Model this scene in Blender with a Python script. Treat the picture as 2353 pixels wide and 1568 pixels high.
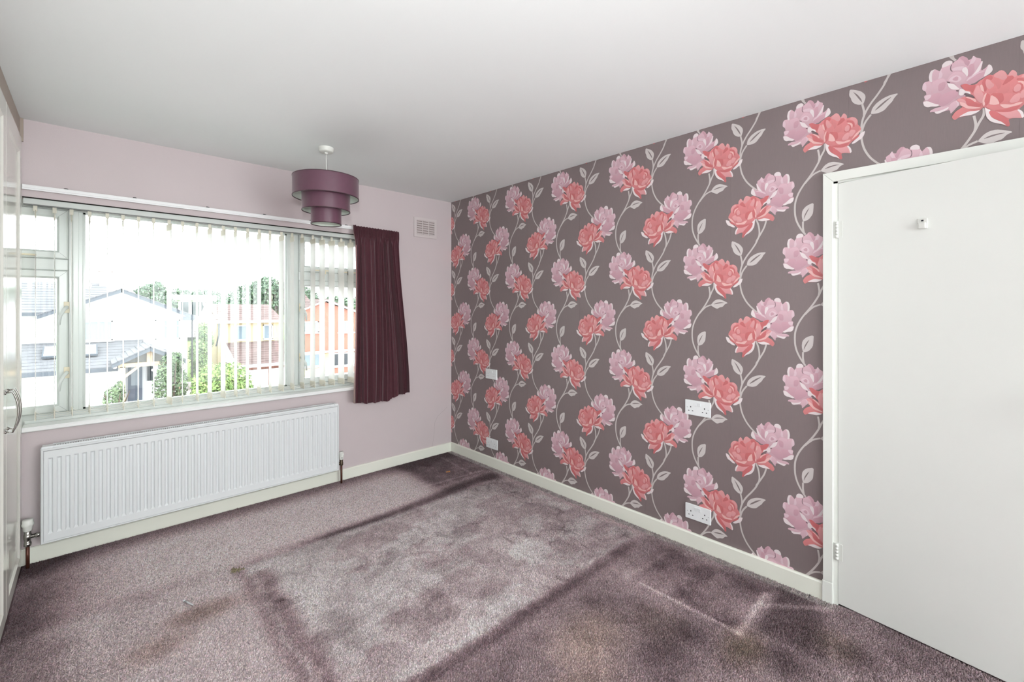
import bpy, bmesh, math, random
import numpy as np
from mathutils import Vector, Matrix

for o in list(bpy.data.objects):
    bpy.data.objects.remove(o, do_unlink=True)
SC = bpy.context.scene
COL = SC.collection
R = math.radians
PI = math.pi

# ------------------------------------------------------------------ camera
cam_data = bpy.data.cameras.new('camera')
cam_data.sensor_fit = 'HORIZONTAL'
cam_data.sensor_width = 36.0
cam_data.lens = 1026.22 * 36.0 / 2353.0
cam_data.shift_y = -(784.0 - 706.94) / 2353.0
cam_data.clip_start = 0.02
cam_data.clip_end = 400
cam = bpy.data.objects.new('camera', cam_data)
COL.objects.link(cam)
cam.location = (0, 0, 1.3845)
cam.rotation_euler = (R(90), 0, R(-43.18))
SC.camera = cam

# ------------------------------------------------------------------ sky, lights, exposure
world = bpy.data.worlds.new('overcast_sky')
SC.world = world
world.use_nodes = True
wn = world.node_tree.nodes
bg = wn['Background']
bg.inputs[0].default_value = (0.93, 0.97, 1.0, 1)
bg.inputs[1].default_value = 7.8

def lamp(name, kind, loc, energy, color=(1, 1, 1), rot=(0, 0, 0), **kw):
    d = bpy.data.lights.new(name, kind)
    d.energy = energy
    d.color = color
    for k, v in kw.items():
        setattr(d, k, v)
    o = bpy.data.objects.new(name, d)
    COL.objects.link(o)
    o.location = loc
    o.rotation_euler = rot
    return o

# the photographer's flash, a little above the lens, and an added fill strobe bounced off
# the wall behind the camera, for even light
lamp('camera_flash', 'SPOT', (-0.045, -0.03, 1.645), 94, (0.97, 1.0, 0.995), (R(92), 0, R(-32)),
     spot_size=R(128), spot_blend=0.8, shadow_soft_size=0.035)
lamp('added_bounce_fill', 'SPOT', (1.75, -1.35, 1.55), 820, (0.94, 1.0, 0.985), (R(-66), 0, R(-12)),
     spot_size=R(150), spot_blend=0.6, shadow_soft_size=0.08)

SC.view_settings.view_transform = 'Standard'
SC.view_settings.look = 'None'
SC.view_settings.gamma = 1.0
SC.view_settings.use_curve_mapping = False
SC.view_settings.exposure = 0.04

# ------------------------------------------------------------------ helpers
def lin(c):
    c = c / 255.0
    return c / 12.92 if c <= 0.04045 else ((c + 0.055) / 1.055) ** 2.4

def rgb(r, g, b):
    return (lin(r), lin(g), lin(b), 1.0)

MATS = {}
def mat(name, col, rough=0.5, spec=0.5, metal=0.0, noise=None, bump=None, coat=0.0, sheen=0.0, attr=None,
        trans=None, emit=None):
    """principled material; noise=(scale, amount) gently varies the colour, bump=(scale, strength)"""
    m = bpy.data.materials.new(name)
    m.use_nodes = True
    nt = m.node_tree
    b = nt.nodes['Principled BSDF']
    b.inputs['Base Color'].default_value = col
    b.inputs['Roughness'].default_value = rough
    b.inputs['Metallic'].default_value = metal
    b.inputs['Specular IOR Level'].default_value = spec
    b.inputs['Coat Weight'].default_value = coat
    b.inputs['Coat Roughness'].default_value = 0.08
    b.inputs['Sheen Weight'].default_value = sheen
    tc = nt.nodes.new('ShaderNodeTexCoord')
    src = None
    if attr:
        a = nt.nodes.new('ShaderNodeVertexColor')
        a.layer_name = attr
        src = a.outputs[0]
        nt.links.new(src, b.inputs['Base Color'])
    if noise:
        n = nt.nodes.new('ShaderNodeTexNoise')
        n.inputs['Scale'].default_value = noise[0]
        n.inputs['Detail'].default_value = 4
        nt.links.new(tc.outputs['Object'], n.inputs['Vector'])
        mr = nt.nodes.new('ShaderNodeMapRange')
        mr.inputs['From Min'].default_value = 0.25
        mr.inputs['From Max'].default_value = 0.75
        mr.inputs['To Min'].default_value = 1 - noise[1]
        mr.inputs['To Max'].default_value = 1 + noise[1]
        nt.links.new(n.outputs['Fac'], mr.inputs['Value'])
        mx = nt.nodes.new('ShaderNodeMix')
        mx.data_type = 'RGBA'
        mx.blend_type = 'MULTIPLY'
        mx.inputs['Factor'].default_value = 1
        if src:
            nt.links.new(src, mx.inputs['A'])
        else:
            mx.inputs['A'].default_value = col
        nt.links.new(mr.outputs['Result'], mx.inputs['B'])
        nt.links.new(mx.outputs['Result'], b.inputs['Base Color'])
    if bump:
        n2 = nt.nodes.new('ShaderNodeTexNoise')
        n2.inputs['Scale'].default_value = bump[0]
        n2.inputs['Detail'].default_value = 3
        nt.links.new(tc.outputs['Object'], n2.inputs['Vector'])
        bp = nt.nodes.new('ShaderNodeBump')
        bp.inputs['Strength'].default_value = bump[1]
        bp.inputs['Distance'].default_value = 0.002
        nt.links.new(n2.outputs['Fac'], bp.inputs['Height'])
        nt.links.new(bp.outputs['Normal'], b.inputs['Normal'])
    if trans:
        tr = nt.nodes.new('ShaderNodeBsdfTranslucent')
        tr.inputs[0].default_value = trans[1]
        ms = nt.nodes.new('ShaderNodeMixShader')
        ms.inputs[0].default_value = trans[0]
        nt.links.new(b.outputs[0], ms.inputs[1])
        nt.links.new(tr.outputs[0], ms.inputs[2])
        nt.links.new(ms.outputs[0], nt.nodes['Material Output'].inputs['Surface'])
    MATS[name] = m
    return m

def glass_mat():
    m = bpy.data.materials.new('window_glass')
    m.use_nodes = True
    nt = m.node_tree
    nt.nodes.remove(nt.nodes['Principled BSDF'])
    t = nt.nodes.new('ShaderNodeBsdfTransparent')
    t.inputs[0].default_value = (0.96, 0.985, 0.975, 1)
    g = nt.nodes.new('ShaderNodeBsdfGlossy')
    g.inputs['Roughness'].default_value = 0.0
    f = nt.nodes.new('ShaderNodeFresnel')
    f.inputs['IOR'].default_value = 1.45
    mx = nt.nodes.new('ShaderNodeMixShader')
    nt.links.new(f.outputs[0], mx.inputs[0])
    nt.links.new(t.outputs[0], mx.inputs[1])
    nt.links.new(g.outputs[0], mx.inputs[2])
    nt.links.new(mx.outputs[0], nt.nodes['Material Output'].inputs['Surface'])
    return m

def world_origin(p):
    v = Vector((0, 0, 0))
    while p is not None:
        v += p.location
        p = p.parent
    return v

class MB:
    """collects vertices and faces given in world metres"""
    def __init__(s):
        s.v = []; s.f = []; s.m = []; s.sm = []
    def add(s, vs, fs, mi=0, smooth=False):
        o = len(s.v)
        s.v += [tuple(p) for p in vs]
        for f in fs:
            s.f.append(tuple(i + o for i in f)); s.m.append(mi); s.sm.append(smooth)
        return s
    def box(s, x0, x1, y0, y1, z0, z1, mi=0, bev=0.0, M=None):
        if bev <= 0:
            vs = [(x, y, z) for z in (z0, z1) for y in (y0, y1) for x in (x0, x1)]
            fs = [(0, 2, 3, 1), (4, 5, 7, 6), (0, 1, 5, 4), (2, 6, 7, 3), (0, 4, 6, 2), (1, 3, 7, 5)]
        else:
            bm = bmesh.new()
            bmesh.ops.create_cube(bm, size=1.0)
            for q in bm.verts:
                q.co = Vector(((x0 + x1) / 2 + q.co.x * (x1 - x0), (y0 + y1) / 2 + q.co.y * (y1 - y0),
                               (z0 + z1) / 2 + q.co.z * (z1 - z0)))
            bmesh.ops.bevel(bm, geom=list(bm.edges), offset=bev, segments=2, profile=0.6, affect='EDGES')
            bm.verts.index_update()
            vs = [tuple(q.co) for q in bm.verts]
            fs = [tuple(q.index for q in f.verts) for f in bm.faces]
            bm.free()
        if M is not None:
            vs = [tuple(M @ Vector(p)) for p in vs]
        return s.add(vs, fs, mi)
    def lathe(s, prof, cx, cy, seg=48, mi=0, closed=False, smooth=True):
        n = len(prof)
        vs = [(cx + r * math.cos(2 * PI * k / seg), cy + r * math.sin(2 * PI * k / seg), z) for k in range(seg) for r, z in prof]
        fs = []
        for k in range(seg):
            k2 = (k + 1) % seg
            for i in range(n if closed else n - 1):
                j = (i + 1) % n
                fs.append((k * n + i, k2 * n + i, k2 * n + j, k * n + j))
        return s.add(vs, fs, mi, smooth)
    def tube(s, pts, r, seg=10, mi=0, caps=True, flat=None):
        """sweep a circle (or an ellipse, flat=(rx, ry)) along points"""
        pts = [Vector(p) for p in pts]
        vs = []; fs = []
        up = None
        for i, p in enumerate(pts):
            d = (pts[min(i + 1, len(pts) - 1)] - pts[max(i - 1, 0)]).normalized()
            if up is None:
                up = Vector((0, 0, 1)) if abs(d.z) < 0.9 else Vector((0, 1, 0))
            a = d.cross(up).normalized(); b = a.cross(d).normalized(); up = b
            rr = r[i] if isinstance(r, (list, tuple)) else r
            ra, rb = (flat if flat else (rr, rr))
            for k in range(seg):
                t = 2 * PI * k / seg
                vs.append(tuple(p + a * (ra * math.cos(t)) + b * (rb * math.sin(t))))
        for i in range(len(pts) - 1):
            for k in range(seg):
                k2 = (k + 1) % seg
                fs.append((i * seg + k, i * seg + k2, (i + 1) * seg + k2, (i + 1) * seg + k))
        if caps:
            fs.append(tuple(range(seg))[::-1]); fs.append(tuple((len(pts) - 1) * seg + k for k in range(seg)))
        return s.add(vs, fs, mi, True)
    def prism(s, poly, axis, a0, a1, mi=0):
        """extrude a 2-D polygon along an axis ('x','y','z')"""
        def P(q, a):
            return {'x': (a, q[0], q[1]), 'y': (q[0], a, q[1]), 'z': (q[0], q[1], a)}[axis]
        n = len(poly)
        vs = [P(q, a0) for q in poly] + [P(q, a1) for q in poly]
        fs = [tuple(range(n)), tuple(range(2 * n - 1, n - 1, -1))]
        fs += [(i, i + n, (i + 1) % n + n, (i + 1) % n) for i in range(n)]
        return s.add(vs, fs, mi)
    def build(s, name, mats, parent=None, label=None, kind=None, fix=True):
        if not isinstance(mats, (list, tuple)):
            mats = [mats]
        o0 = world_origin(parent)
        me = bpy.data.meshes.new(name)
        me.from_pydata([(a - o0.x, b - o0.y, c - o0.z) for a, b, c in s.v], [], s.f)
        for m in mats:
            me.materials.append(m)
        me.polygons.foreach_set('material_index', s.m)
        me.polygons.foreach_set('use_smooth', s.sm)
        if fix:
            bm = bmesh.new(); bm.from_mesh(me)
            bmesh.ops.recalc_face_normals(bm, faces=bm.faces)
            bm.to_mesh(me); bm.free()
        me.update()
        o = bpy.data.objects.new(name, me)
        COL.objects.link(o)
        if parent is not None:
            o.parent = parent
        if label: o['label'] = label
        if kind: o['kind'] = kind
        return o

def thing(name, loc, label, cat, group=None):
    o = bpy.data.objects.new(name, None)
    COL.objects.link(o)
    o.location = loc
    o.empty_display_size = 0.1
    o['label'] = label; o['category'] = cat
    if group: o['group'] = group
    return o

def tag(o, label, cat, group=None):
    o['label'] = label; o['category'] = cat
    if group: o['group'] = group
    return o

def struct_empty(name, loc):
    o = bpy.data.objects.new(name, None)
    COL.objects.link(o)
    o.location = loc
    o['kind'] = 'structure'
    return o

def copy_child(o, parent, loc):
    c = o.copy()
    COL.objects.link(c)
    c.parent = parent
    c.location = loc
    return c

# ------------------------------------------------------------------ room dimensions (metres)
XR = 2.528      # papered wall
YB = 3.551      # window wall
XL = -0.90      # wall behind the wardrobe
YF = -2.60      # wall behind the camera
H = 2.40

# ------------------------------------------------------------------ materials
M_ceil = mat('ceiling_emulsion', rgb(240, 243, 243), 0.75, 0.3, bump=(60, 0.08))
M_wall = mat('mauve_emulsion', rgb(204, 192, 194), 0.65, 0.3, noise=(3, 0.015), bump=(220, 0.12))
M_white = mat('white_gloss_paint', rgb(232, 234, 229), 0.28, 0.5, bump=(30, 0.05))
M_door = mat('white_satin_door_paint', rgb(236, 238, 234), 0.33, 0.5, noise=(2.0, 0.012), bump=(14, 0.06))
M_upvc = mat('white_plastic_window_frame', rgb(202, 207, 204), 0.25, 0.5)
M_sill = mat('white_plastic_sill', rgb(240, 241, 241), 0.22, 0.5)
M_gasket = mat('grey_window_gasket', rgb(120, 122, 122), 0.6, 0.3)
M_hook_tan = mat('aged_cream_plastic', rgb(216, 206, 182), 0.4, 0.5)
M_glass = glass_mat()
M_dark = mat('dark_gap', rgb(40, 38, 36), 0.8, 0.2)
M_plug = mat('white_plastic_outlet', rgb(236, 238, 240), 0.25, 0.5)
M_pin = mat('black_pin_hole', rgb(30, 32, 38), 0.7, 0.2)
M_pin_grey = mat('grey_pin_shutter', rgb(176, 176, 182), 0.5, 0.3)
M_rad = mat('radiator_white_enamel', rgb(226, 229, 231), 0.3, 0.5)
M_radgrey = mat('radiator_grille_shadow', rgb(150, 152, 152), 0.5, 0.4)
M_chrome = mat('brushed_nickel', rgb(170, 168, 164), 0.24, 0.5, 1.0)
M_brass = mat('tarnished_brass', rgb(96, 86, 72), 0.4, 0.5, 0.8)
M_copper = mat('brown_copper_pipe', rgb(92, 54, 42), 0.4, 0.5, 0.4)
M_wplastic = mat('white_valve_plastic', rgb(226, 227, 222), 0.35, 0.5)
M_ward = mat('cream_gloss_wardrobe', rgb(238, 238, 230), 0.12, 0.5)
M_taupe = mat('taupe_filler_board', rgb(168, 155, 144), 0.5, 0.4)
M_carcass = mat('wardrobe_carcass', rgb(205, 200, 190), 0.5, 0.4)
M_skirt = mat('ivory_skirting_paint', rgb(237, 238, 227), 0.3, 0.5, noise=(6, 0.01))
M_vent = mat('painted_vent_plastic', rgb(208, 198, 198), 0.5, 0.4)
M_ventdark = mat('vent_recess', rgb(158, 146, 144), 0.8, 0.2)
M_curtain = mat('plum_velvet', rgb(78, 36, 46), 0.6, 0.25, noise=(45, 0.12), bump=(500, 0.3), sheen=0.35)
M_curtainback = mat('curtain_lining', rgb(196, 176, 170), 0.8, 0.2)
M_shade = mat('plum_satin_shade', rgb(100, 64, 81), 0.34, 0.6, noise=(30, 0.06), bump=(420, 0.12), sheen=0.2)
M_lining = mat('pale_shade_lining', rgb(214, 222, 212), 0.6, 0.3)
M_trim = mat('dark_shade_trim', rgb(74, 52, 60), 0.5, 0.4)
M_track = mat('white_curtain_track', rgb(240, 240, 242), 0.3, 0.5)
M_bracket = mat('dark_track_bracket', rgb(52, 46, 46), 0.5, 0.4)
M_slat = mat('cream_blind_fabric', rgb(248, 248, 245), 0.8, 0.2, trans=(0.62, (0.97, 0.97, 0.95, 1)))
M_weight = mat('cream_blind_weight', rgb(240, 237, 226), 0.7, 0.2, trans=(0.45, (0.93, 0.91, 0.85, 1)))
M_chain = mat('white_blind_chain', rgb(226, 224, 216), 0.4, 0.4)
# ------------------------------------------------------------------ floor and carpet
rng = np.random.RandomState(7)
def vnoise(x, y, seed):
    """smooth value noise"""
    g = np.random.RandomState(seed).rand(64, 64)
    xi = np.floor(x).astype(int); yi = np.floor(y).astype(int)
    fx = x - xi; fy = y - yi
    fx = fx * fx * (3 - 2 * fx); fy = fy * fy * (3 - 2 * fy)
    a = g[xi % 64, yi % 64]; b = g[(xi + 1) % 64, yi % 64]; c = g[xi % 64, (yi + 1) % 64]; d = g[(xi + 1) % 64, (yi + 1) % 64]
    return a * (1 - fx) * (1 - fy) + b * fx * (1 - fy) + c * (1 - fx) * fy + d * fx * fy
def fbm(x, y, s, seed, oct=4):
    r = 0; a = 0.5; t = 0
    for k in range(oct):
        r = r + a * vnoise(x * s + 17.3 * k + 31, y * s + 9.1 * k + 47, seed + k); t += a; a *= 0.5; s *= 2.1
    return r / t
def sst(a, b, x):
    t = np.clip((x - a) / (b - a), 0, 1)
    return t * t * (3 - 2 * t)
def seg(x, y, ax, ay, bx, by):
    """distance to a segment and position along it"""
    dx, dy = bx - ax, by - ay
    t = np.clip(((x - ax) * dx + (y - ay) * dy) / (dx * dx + dy * dy), 0, 1)
    return np.hypot(x - ax - t * dx, y - ay - t * dy), t

def carpet_rgb(x, y):
    """colour of the worn pile: brush marks, furniture dents, foot prints and stains (linear rgb)"""
    n1 = fbm(x, y, 1.6, 3); n2 = fbm(x, y, 5.5, 11); n3 = fbm(x, y, 14.0, 23); n4 = fbm(x, y, 38.0, 31, 3)
    wx = x + 0.05 * (n2 - .5) + .03 * (n3 - .5); wy = y + 0.05 * (n1 - .5) + 0.03 * (n3 - .5)
    v = 0.50 + 0.24 * (n1 - .5) + 0.22 * (n2 - .5) + 0.22 * (n3 - .5)
    grey = np.zeros_like(x); brown = np.zeros_like(x)
    def put(mask, val, g=None, b=None):
        nonlocal v, grey, brown
        v = v * (1 - mask) + val * mask
        if g is not None: grey = grey * (1 - mask) + g * mask
        if b is not None: brown = brown * (1 - mask) + b * mask
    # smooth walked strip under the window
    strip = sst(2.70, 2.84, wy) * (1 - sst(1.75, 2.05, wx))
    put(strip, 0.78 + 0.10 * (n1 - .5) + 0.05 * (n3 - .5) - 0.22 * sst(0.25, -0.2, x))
    # left of the bed
    left = (1 - sst(0.50, 0.58, wx)) * (1 - sst(2.70, 2.84, wy))
    put(left, 0.70 + 0.22 * (n1 - .5) + 0.14 * (n2 - .5) + .08 * (n3 - .5), 0.15)
    # flattened bed rectangle
    bed = sst(0.55, 0.60, wx) * (1 - sst(2.40, 2.44, wx)) * sst(1.45, 1.48, wy) * (1 - sst(2.69, 2.74, wy))
    patch = sst(0.50, 0.56, fbm(x * 1.0 + .3 * n3, y * 1.1, 4.6, 71, 3))
    patch2 = sst(0.54, 0.58, fbm(x, y, 8.5, 77, 2))
    soft = sst(1.75, 2.4, x) * 0.10 + sst(2.3, 2.7, y) * 0.06
    p3 = sst(.50, .53, fbm(x + .05 * n3, y, 7.0, 83, 3)); p4 = sst(.52, .62, fbm(x, y * 1.2, 3.0, 87, 2))
    put(bed, 0.77 - 0.10 * patch - 0.07 * patch2 - 0.06 * p3 - 0.06 * p4 + 0.16 * (n3 - .5) - soft, 0.60 - 0.30 * patch)
    for (fx, fy, fa, fl, fw_, fd) in ((1.20, 2.28, .6, .10, .055, -.14), (1.30, 2.05, 1.9, .13, .05, -.10), (1.15, 1.72, .9, .12, .06, -.10), (1.62, 2.22, 2.4, .12, .05, -.10), (1.42, 1.62, .3, .09, .07, -.08),
                                      (1.50, 2.42, 1.2, .12, .06, .08), (1.05, 2.05, .9, .13, .055, .07), (1.75, 1.85, 2.0, .14, .06, .07), (.95, 1.80, .4, .12, .06, -.07), (1.88, 2.30, .7, .11, .05, -.08)):
        ca, sa = math.cos(fa), math.sin(fa)
        ua = (x - fx) * ca + (y - fy) * sa; ub = -(x - fx) * sa + (y - fy) * ca
        v = v + fd * (1 - sst(.85, 1.1, np.hypot(ua / fl, ub / fw_) + .5 * (n3 - .5))) * bed
    scuff = np.exp(-((np.abs(fbm(x * 1.3, y, 5.0, 91, 2) - .5)) / 0.012) ** 2) * bed * sst(.52, .6, n1)
    v = v - 0.16 * scuff
    # dark brushed band inside its left edge
    bl = np.exp(-((wx - 0.635 - 0.02 * (n2 - .5)) / 0.055) ** 2) * sst(1.3, 1.7, y) * (1 - sst(2.58, 2.66, wy))
    v = v - 0.29 * bl; grey = grey * (1 - bl)
    bl2 = np.exp(-((wx - 0.78) / 0.05) ** 2) * sst(1.5, 1.8, y) * (1 - sst(1.95, 2.15, y))
    v = v - 0.12 * bl2
    # ridge along the window side of the bed, wider and darker towards the corner
    yl = 2.735 + 0.05 * sst(1.4, 2.0, x) + 0.035 * (n2 - .5)
    wdt = 0.030 + 0.042 * sst(0.9, 2.3, x)
    b2 = np.exp(-((y - yl) / wdt) ** 2) * sst(0.75, 1.15, x) * (1 - sst(2.38, 2.5, x))
    v = v - (0.37 + 0.16 * sst(1.6, 2.2, x)) * b2
    # near side: dark seam where the pile changes direction
    b3 = np.exp(-((wy - 1.415) / 0.045) ** 2) * sst(0.6, 0.9, x) * (1 - sst(2.2, 2.42, x))
    v = v - 0.30 * b3; grey = grey * (1 - b3)
    near = 1 - sst(1.38, 1.44, wy)
    nearR = near * sst(0.6, 0.9, wx)
    put(nearR * (1 - 0.6 * b3), 0.38 + 0.30 * (n1 - .5) + 0.26 * (n2 - .5) + 0.16 * (n3 - .5), 0.1)
    # brown spills
    for (cx, cy, rx, ry, d, bq) in ((1.52, 1.14, .20, .14, .02, .65), (1.80, 1.00, .12, .12, -.10, .35), (1.93, .69, .13, .07, -.17, 1.0),
                                    (1.35, 1.02, .2, .1, .06, .5), (2.22, .42, .1, .08, -.05, .6), (0.37, 2.435, .14, .075, -.30, .55),
                                    (0.20, 2.30, .12, .08, -.16, .4), (0.70, 1.25, .14, .08, -.02, .3)):
        e = np.exp(-(((wx - cx) / rx) ** 2 + ((wy - cy) / ry) ** 2) ** 1.3)
        v = v + d * e * (0.6 + .8 * n3); brown = np.maximum(brown, bq * e)
    # dark blots in front of the door
    for (cx, cy, r, d) in ((1.66, .90, .10, -.22), (1.84, .86, .06, -.2), (1.95, .55, .08, -.24), (2.2, .35, .06, -.12), (1.72, 1.28, .06, -.12), (1.5, .8, .08, -.14)):
        v = v + d * np.exp(-((np.hypot(wx - cx, wy - cy) / r) ** 2))
    # dents of the bedside cabinets
    cab = sst(1.985, 2.01, wx) * (1 - sst(2.40, 2.44, wx)) * sst(0.70, 0.73, wy) * (1 - sst(1.26, 1.34, wy))
    put(cab, 0.27 + 0.40 * (n2 - .5) + 0.30 * (n3 - .5) + .10 * sst(.56, .62, n1), 0.0)
    for (ax, ay, bx, by, w, d) in ((2.0, .72, 2.0, 1.19, .010, .30), (2.0, .725, 2.37, .735, .016, .30), (2.27, .715, 2.46, .50, .020, .26), (1.99, 1.27, 2.36, 1.24, .02, .12)):
        q, t = seg(x + .008 * (n3 - .5), y, ax, ay, bx, by)
        v = v + d * np.exp(-(q / w) ** 2)
    tri = sst(2.04, 2.12, wx) * (1 - sst(2.44, 2.48, wx)) * (1 - sst(.66, .71, wy)) * sst(.45, .55, wy + .25 * (2.3 - x))
    v = v - 0.22 * tri
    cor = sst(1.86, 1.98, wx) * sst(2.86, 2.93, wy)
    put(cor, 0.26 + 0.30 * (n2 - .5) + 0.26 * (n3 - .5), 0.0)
    q, t = seg(x, y, 2.30, 2.95, 2.34, 3.45); v = v + 0.14 * np.exp(-(q / .012) ** 2)
    q, t = seg(x, y, 1.9, 2.97, 2.4, 2.93); v = v + 0.16 * np.exp(-(q / .012) ** 2)
    # pile gets darker towards the window wall and the wardrobe
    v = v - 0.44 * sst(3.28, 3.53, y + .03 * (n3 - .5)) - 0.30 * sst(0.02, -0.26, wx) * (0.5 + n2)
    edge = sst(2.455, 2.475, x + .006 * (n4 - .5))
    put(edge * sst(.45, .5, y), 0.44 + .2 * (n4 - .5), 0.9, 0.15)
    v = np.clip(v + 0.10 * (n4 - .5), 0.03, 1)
    stops = np.array([0, .25, .5, .75, 1.0])
    cols = np.array([[lin(q) for q in c] for c in ((60, 45, 48), (100, 83, 87), (146, 127, 130), (182, 168, 169), (202, 193, 192))])
    out = np.stack([np.interp(v, stops, cols[:, k]) for k in range(3)], -1)
    lum = out @ np.array([.3, .55, .15])
    gcol = lum[..., None] * np.array([1.0, 0.985, 0.975])
    out = out * (1 - 0.7 * grey[..., None]) + gcol * 0.7 * grey[..., None]
    bcol = lum[..., None] * np.array([1.24, 0.90, 0.76])
    out = out * (1 - brown[..., None]) + bcol * brown[..., None]
    return out

def colour_attr(me, cols):
    a = me.color_attributes.new('tint', 'FLOAT_COLOR', 'POINT')
    buf = np.ones((len(cols), 4), np.float32)
    buf[:, :3] = cols
    a.data.foreach_set('color', buf.ravel())

M_carpet = mat('mauve_carpet_backing', rgb(140, 118, 122), 0.95, 0.1, attr='tint', bump=(900, 0.5))
M_pile = mat('mauve_carpet_pile', rgb(140, 118, 122), 0.9, 0.1, attr='tint', sheen=0.15)

gx = np.arange(XL, XR + 0.001, 0.0214); gy = np.arange(YF, YB + 0.001, 0.0214)
gx[-1] = XR; gy[-1] = YB
GX, GY = np.meshgrid(gx, gy, indexing='ij')
nx, ny = GX.shape
V = np.stack([GX.ravel(), GY.ravel(), np.zeros(nx * ny)], -1)
ii, jj = np.meshgrid(np.arange(nx - 1), np.arange(ny - 1), indexing='ij')
ii = ii.ravel(); jj = jj.ravel()
Fq = np.stack([ii * ny + jj, (ii + 1) * ny + jj, (ii + 1) * ny + jj + 1, ii * ny + jj + 1], -1)
base = len(V)
slab = np.array([[XL, YF, -.2], [XR, YF, -.2], [XR, YB, -.2], [XL, YB, -.2]])
me = bpy.data.meshes.new('floor')
me.from_pydata(np.vstack([V, slab]).tolist(), [], Fq.tolist() + [(base + 3, base + 2, base + 1, base)])
me.materials.append(M_carpet)
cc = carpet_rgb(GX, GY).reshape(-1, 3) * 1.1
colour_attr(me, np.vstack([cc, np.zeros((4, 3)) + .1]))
floor = bpy.data.objects.new('floor', me)
COL.objects.link(floor)
floor['kind'] = 'structure'

# the pile: one small three-sided tuft per stitch where the room shows it
sp = 0.0062
tx, ty = np.meshgrid(np.arange(-0.27, XR - 0.004, sp), np.arange(-0.30, YB - 0.02, sp), indexing='ij')
tx = tx.ravel() + rng.uniform(-.4, .4, tx.size) * sp
ty = ty.ravel() + rng.uniform(-.4, .4, ty.size) * sp
fw = tx * math.sin(R(43.18)) + ty * math.cos(R(43.18)); rt = tx * math.cos(R(43.18)) - ty * math.sin(R(43.18))
keep = (fw > 1.45) & (np.abs(rt) < 1.22 * fw) & (tx < XR - .012) & (ty < YB - .018)
tx = tx[keep]; ty = ty[keep]
n = len(tx)
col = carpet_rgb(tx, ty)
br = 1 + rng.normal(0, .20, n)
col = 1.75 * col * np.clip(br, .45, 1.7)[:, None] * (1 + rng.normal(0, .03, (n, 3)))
lean = rng.normal(0, .0026, (n, 2)) + np.stack([0.0022 * (fbm(tx, ty, 3.0, 5) - .5) * 2, 0.0022 * (fbm(tx, ty, 3.0, 6) - .5) * 2], -1)
ang = rng.uniform(0, 2 * PI, n)
hh = rng.uniform(.0045, .0085, n)
wd = rng.uniform(.0030, .0048, n)
tv = np.zeros((n, 4, 3))
for k in range(3):
    tv[:, k, 0] = tx + wd * np.cos(ang + 2.094 * k)
    tv[:, k, 1] = ty + wd * np.sin(ang + 2.094 * k)
    tv[:, k, 2] = 0.0002
tv[:, 3, 0] = tx + lean[:, 0]; tv[:, 3, 1] = ty + lean[:, 1]; tv[:, 3, 2] = hh
tv[..., 0] = np.minimum(tv[..., 0], XR - .003)
tv[..., 1] = np.minimum(tv[..., 1], YB - .003)
tf = np.arange(n)[:, None, None] * 4 + np.array([[0, 1, 3], [1, 2, 3], [2, 0, 3]])[None]
me = bpy.data.meshes.new('carpet_pile')
me.vertices.add(n * 4); me.vertices.foreach_set('co', tv.astype(np.float32).ravel())
me.loops.add(n * 9); me.loops.foreach_set('vertex_index', tf.astype(np.int32).ravel())
me.polygons.add(n * 3)
me.polygons.foreach_set('loop_start', (np.arange(n * 3) * 3).astype(np.int32))
me.update(calc_edges=True)
me.materials.append(M_pile)
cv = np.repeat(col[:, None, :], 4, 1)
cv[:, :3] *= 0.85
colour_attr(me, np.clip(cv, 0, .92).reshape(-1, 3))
pile = bpy.data.objects.new('carpet_pile', me)
COL.objects.link(pile)
pile.parent = floor
pile['kind'] = 'stuff'

# ------------------------------------------------------------------ shell
T = 0.28
WX0, WX1, WZ0, WZ1 = -0.725, 1.785, 0.714, 1.984          # window opening
DY0, DY1, DZ = -0.305, 0.497, 1.975                       # door opening in the papered wall
b = MB()
b.box(XL - .1, XR + .1, YF - .1, YB + T, H, H + .12)
b.build('ceiling', M_ceil, kind='structure')

b = MB()
b.box(XL - .1, WX0, YB, YB + T, -.2, H); b.box(WX1, XR + .1, YB, YB + T, -.2, H)
b.box(WX0, WX1, YB, YB + T, -.2, WZ0); b.box(WX0, WX1, YB, YB + T, WZ1, H)
wall_back = b.build('wall_back', M_wall, kind='structure')
# hairline settlement crack near the corner
b = MB()
cr = [(2.31, .085), (2.33, .20), (2.335, .30), (2.37, .36), (2.41, .385), (2.45, .41), (2.475, .43)]
for (x0, z0), (x1, z1) in zip(cr[:-1], cr[1:]):
    b.add([(x0, YB - .0006, z0), (x0 + .0022, YB - .0006, z0 - .001), (x1 + .0022, YB - .0006, z1 - .001), (x1, YB - .0006, z1)], [(0, 1, 2, 3)])
b.build('plaster_crack', mat('crack_shadow', rgb(178, 166, 167), 0.9, 0.1), wall_back)

b = MB()
b.box(XL - .1, XL, YF, YB, -.2, H)
b.build('wall_left', M_wall, kind='structure')
b = MB()
b.box(XL - .1, XR + .1, YF - .1, YF, -.2, H)
b.build('wall_front', M_ceil, kind='structure')
b = MB()
b.box(XR, XR + .1, YF, DY0, -.2, H); b.box(XR, XR + .1, DY1, YB, -.2, H); b.box(XR, XR + .1, DY0, DY1, DZ, H)
M_plaster = mat('plaster_under_paper', rgb(128, 114, 116), 0.8, 0.2)
wall_right = b.build('wall_right', M_plaster, kind='structure')

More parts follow.
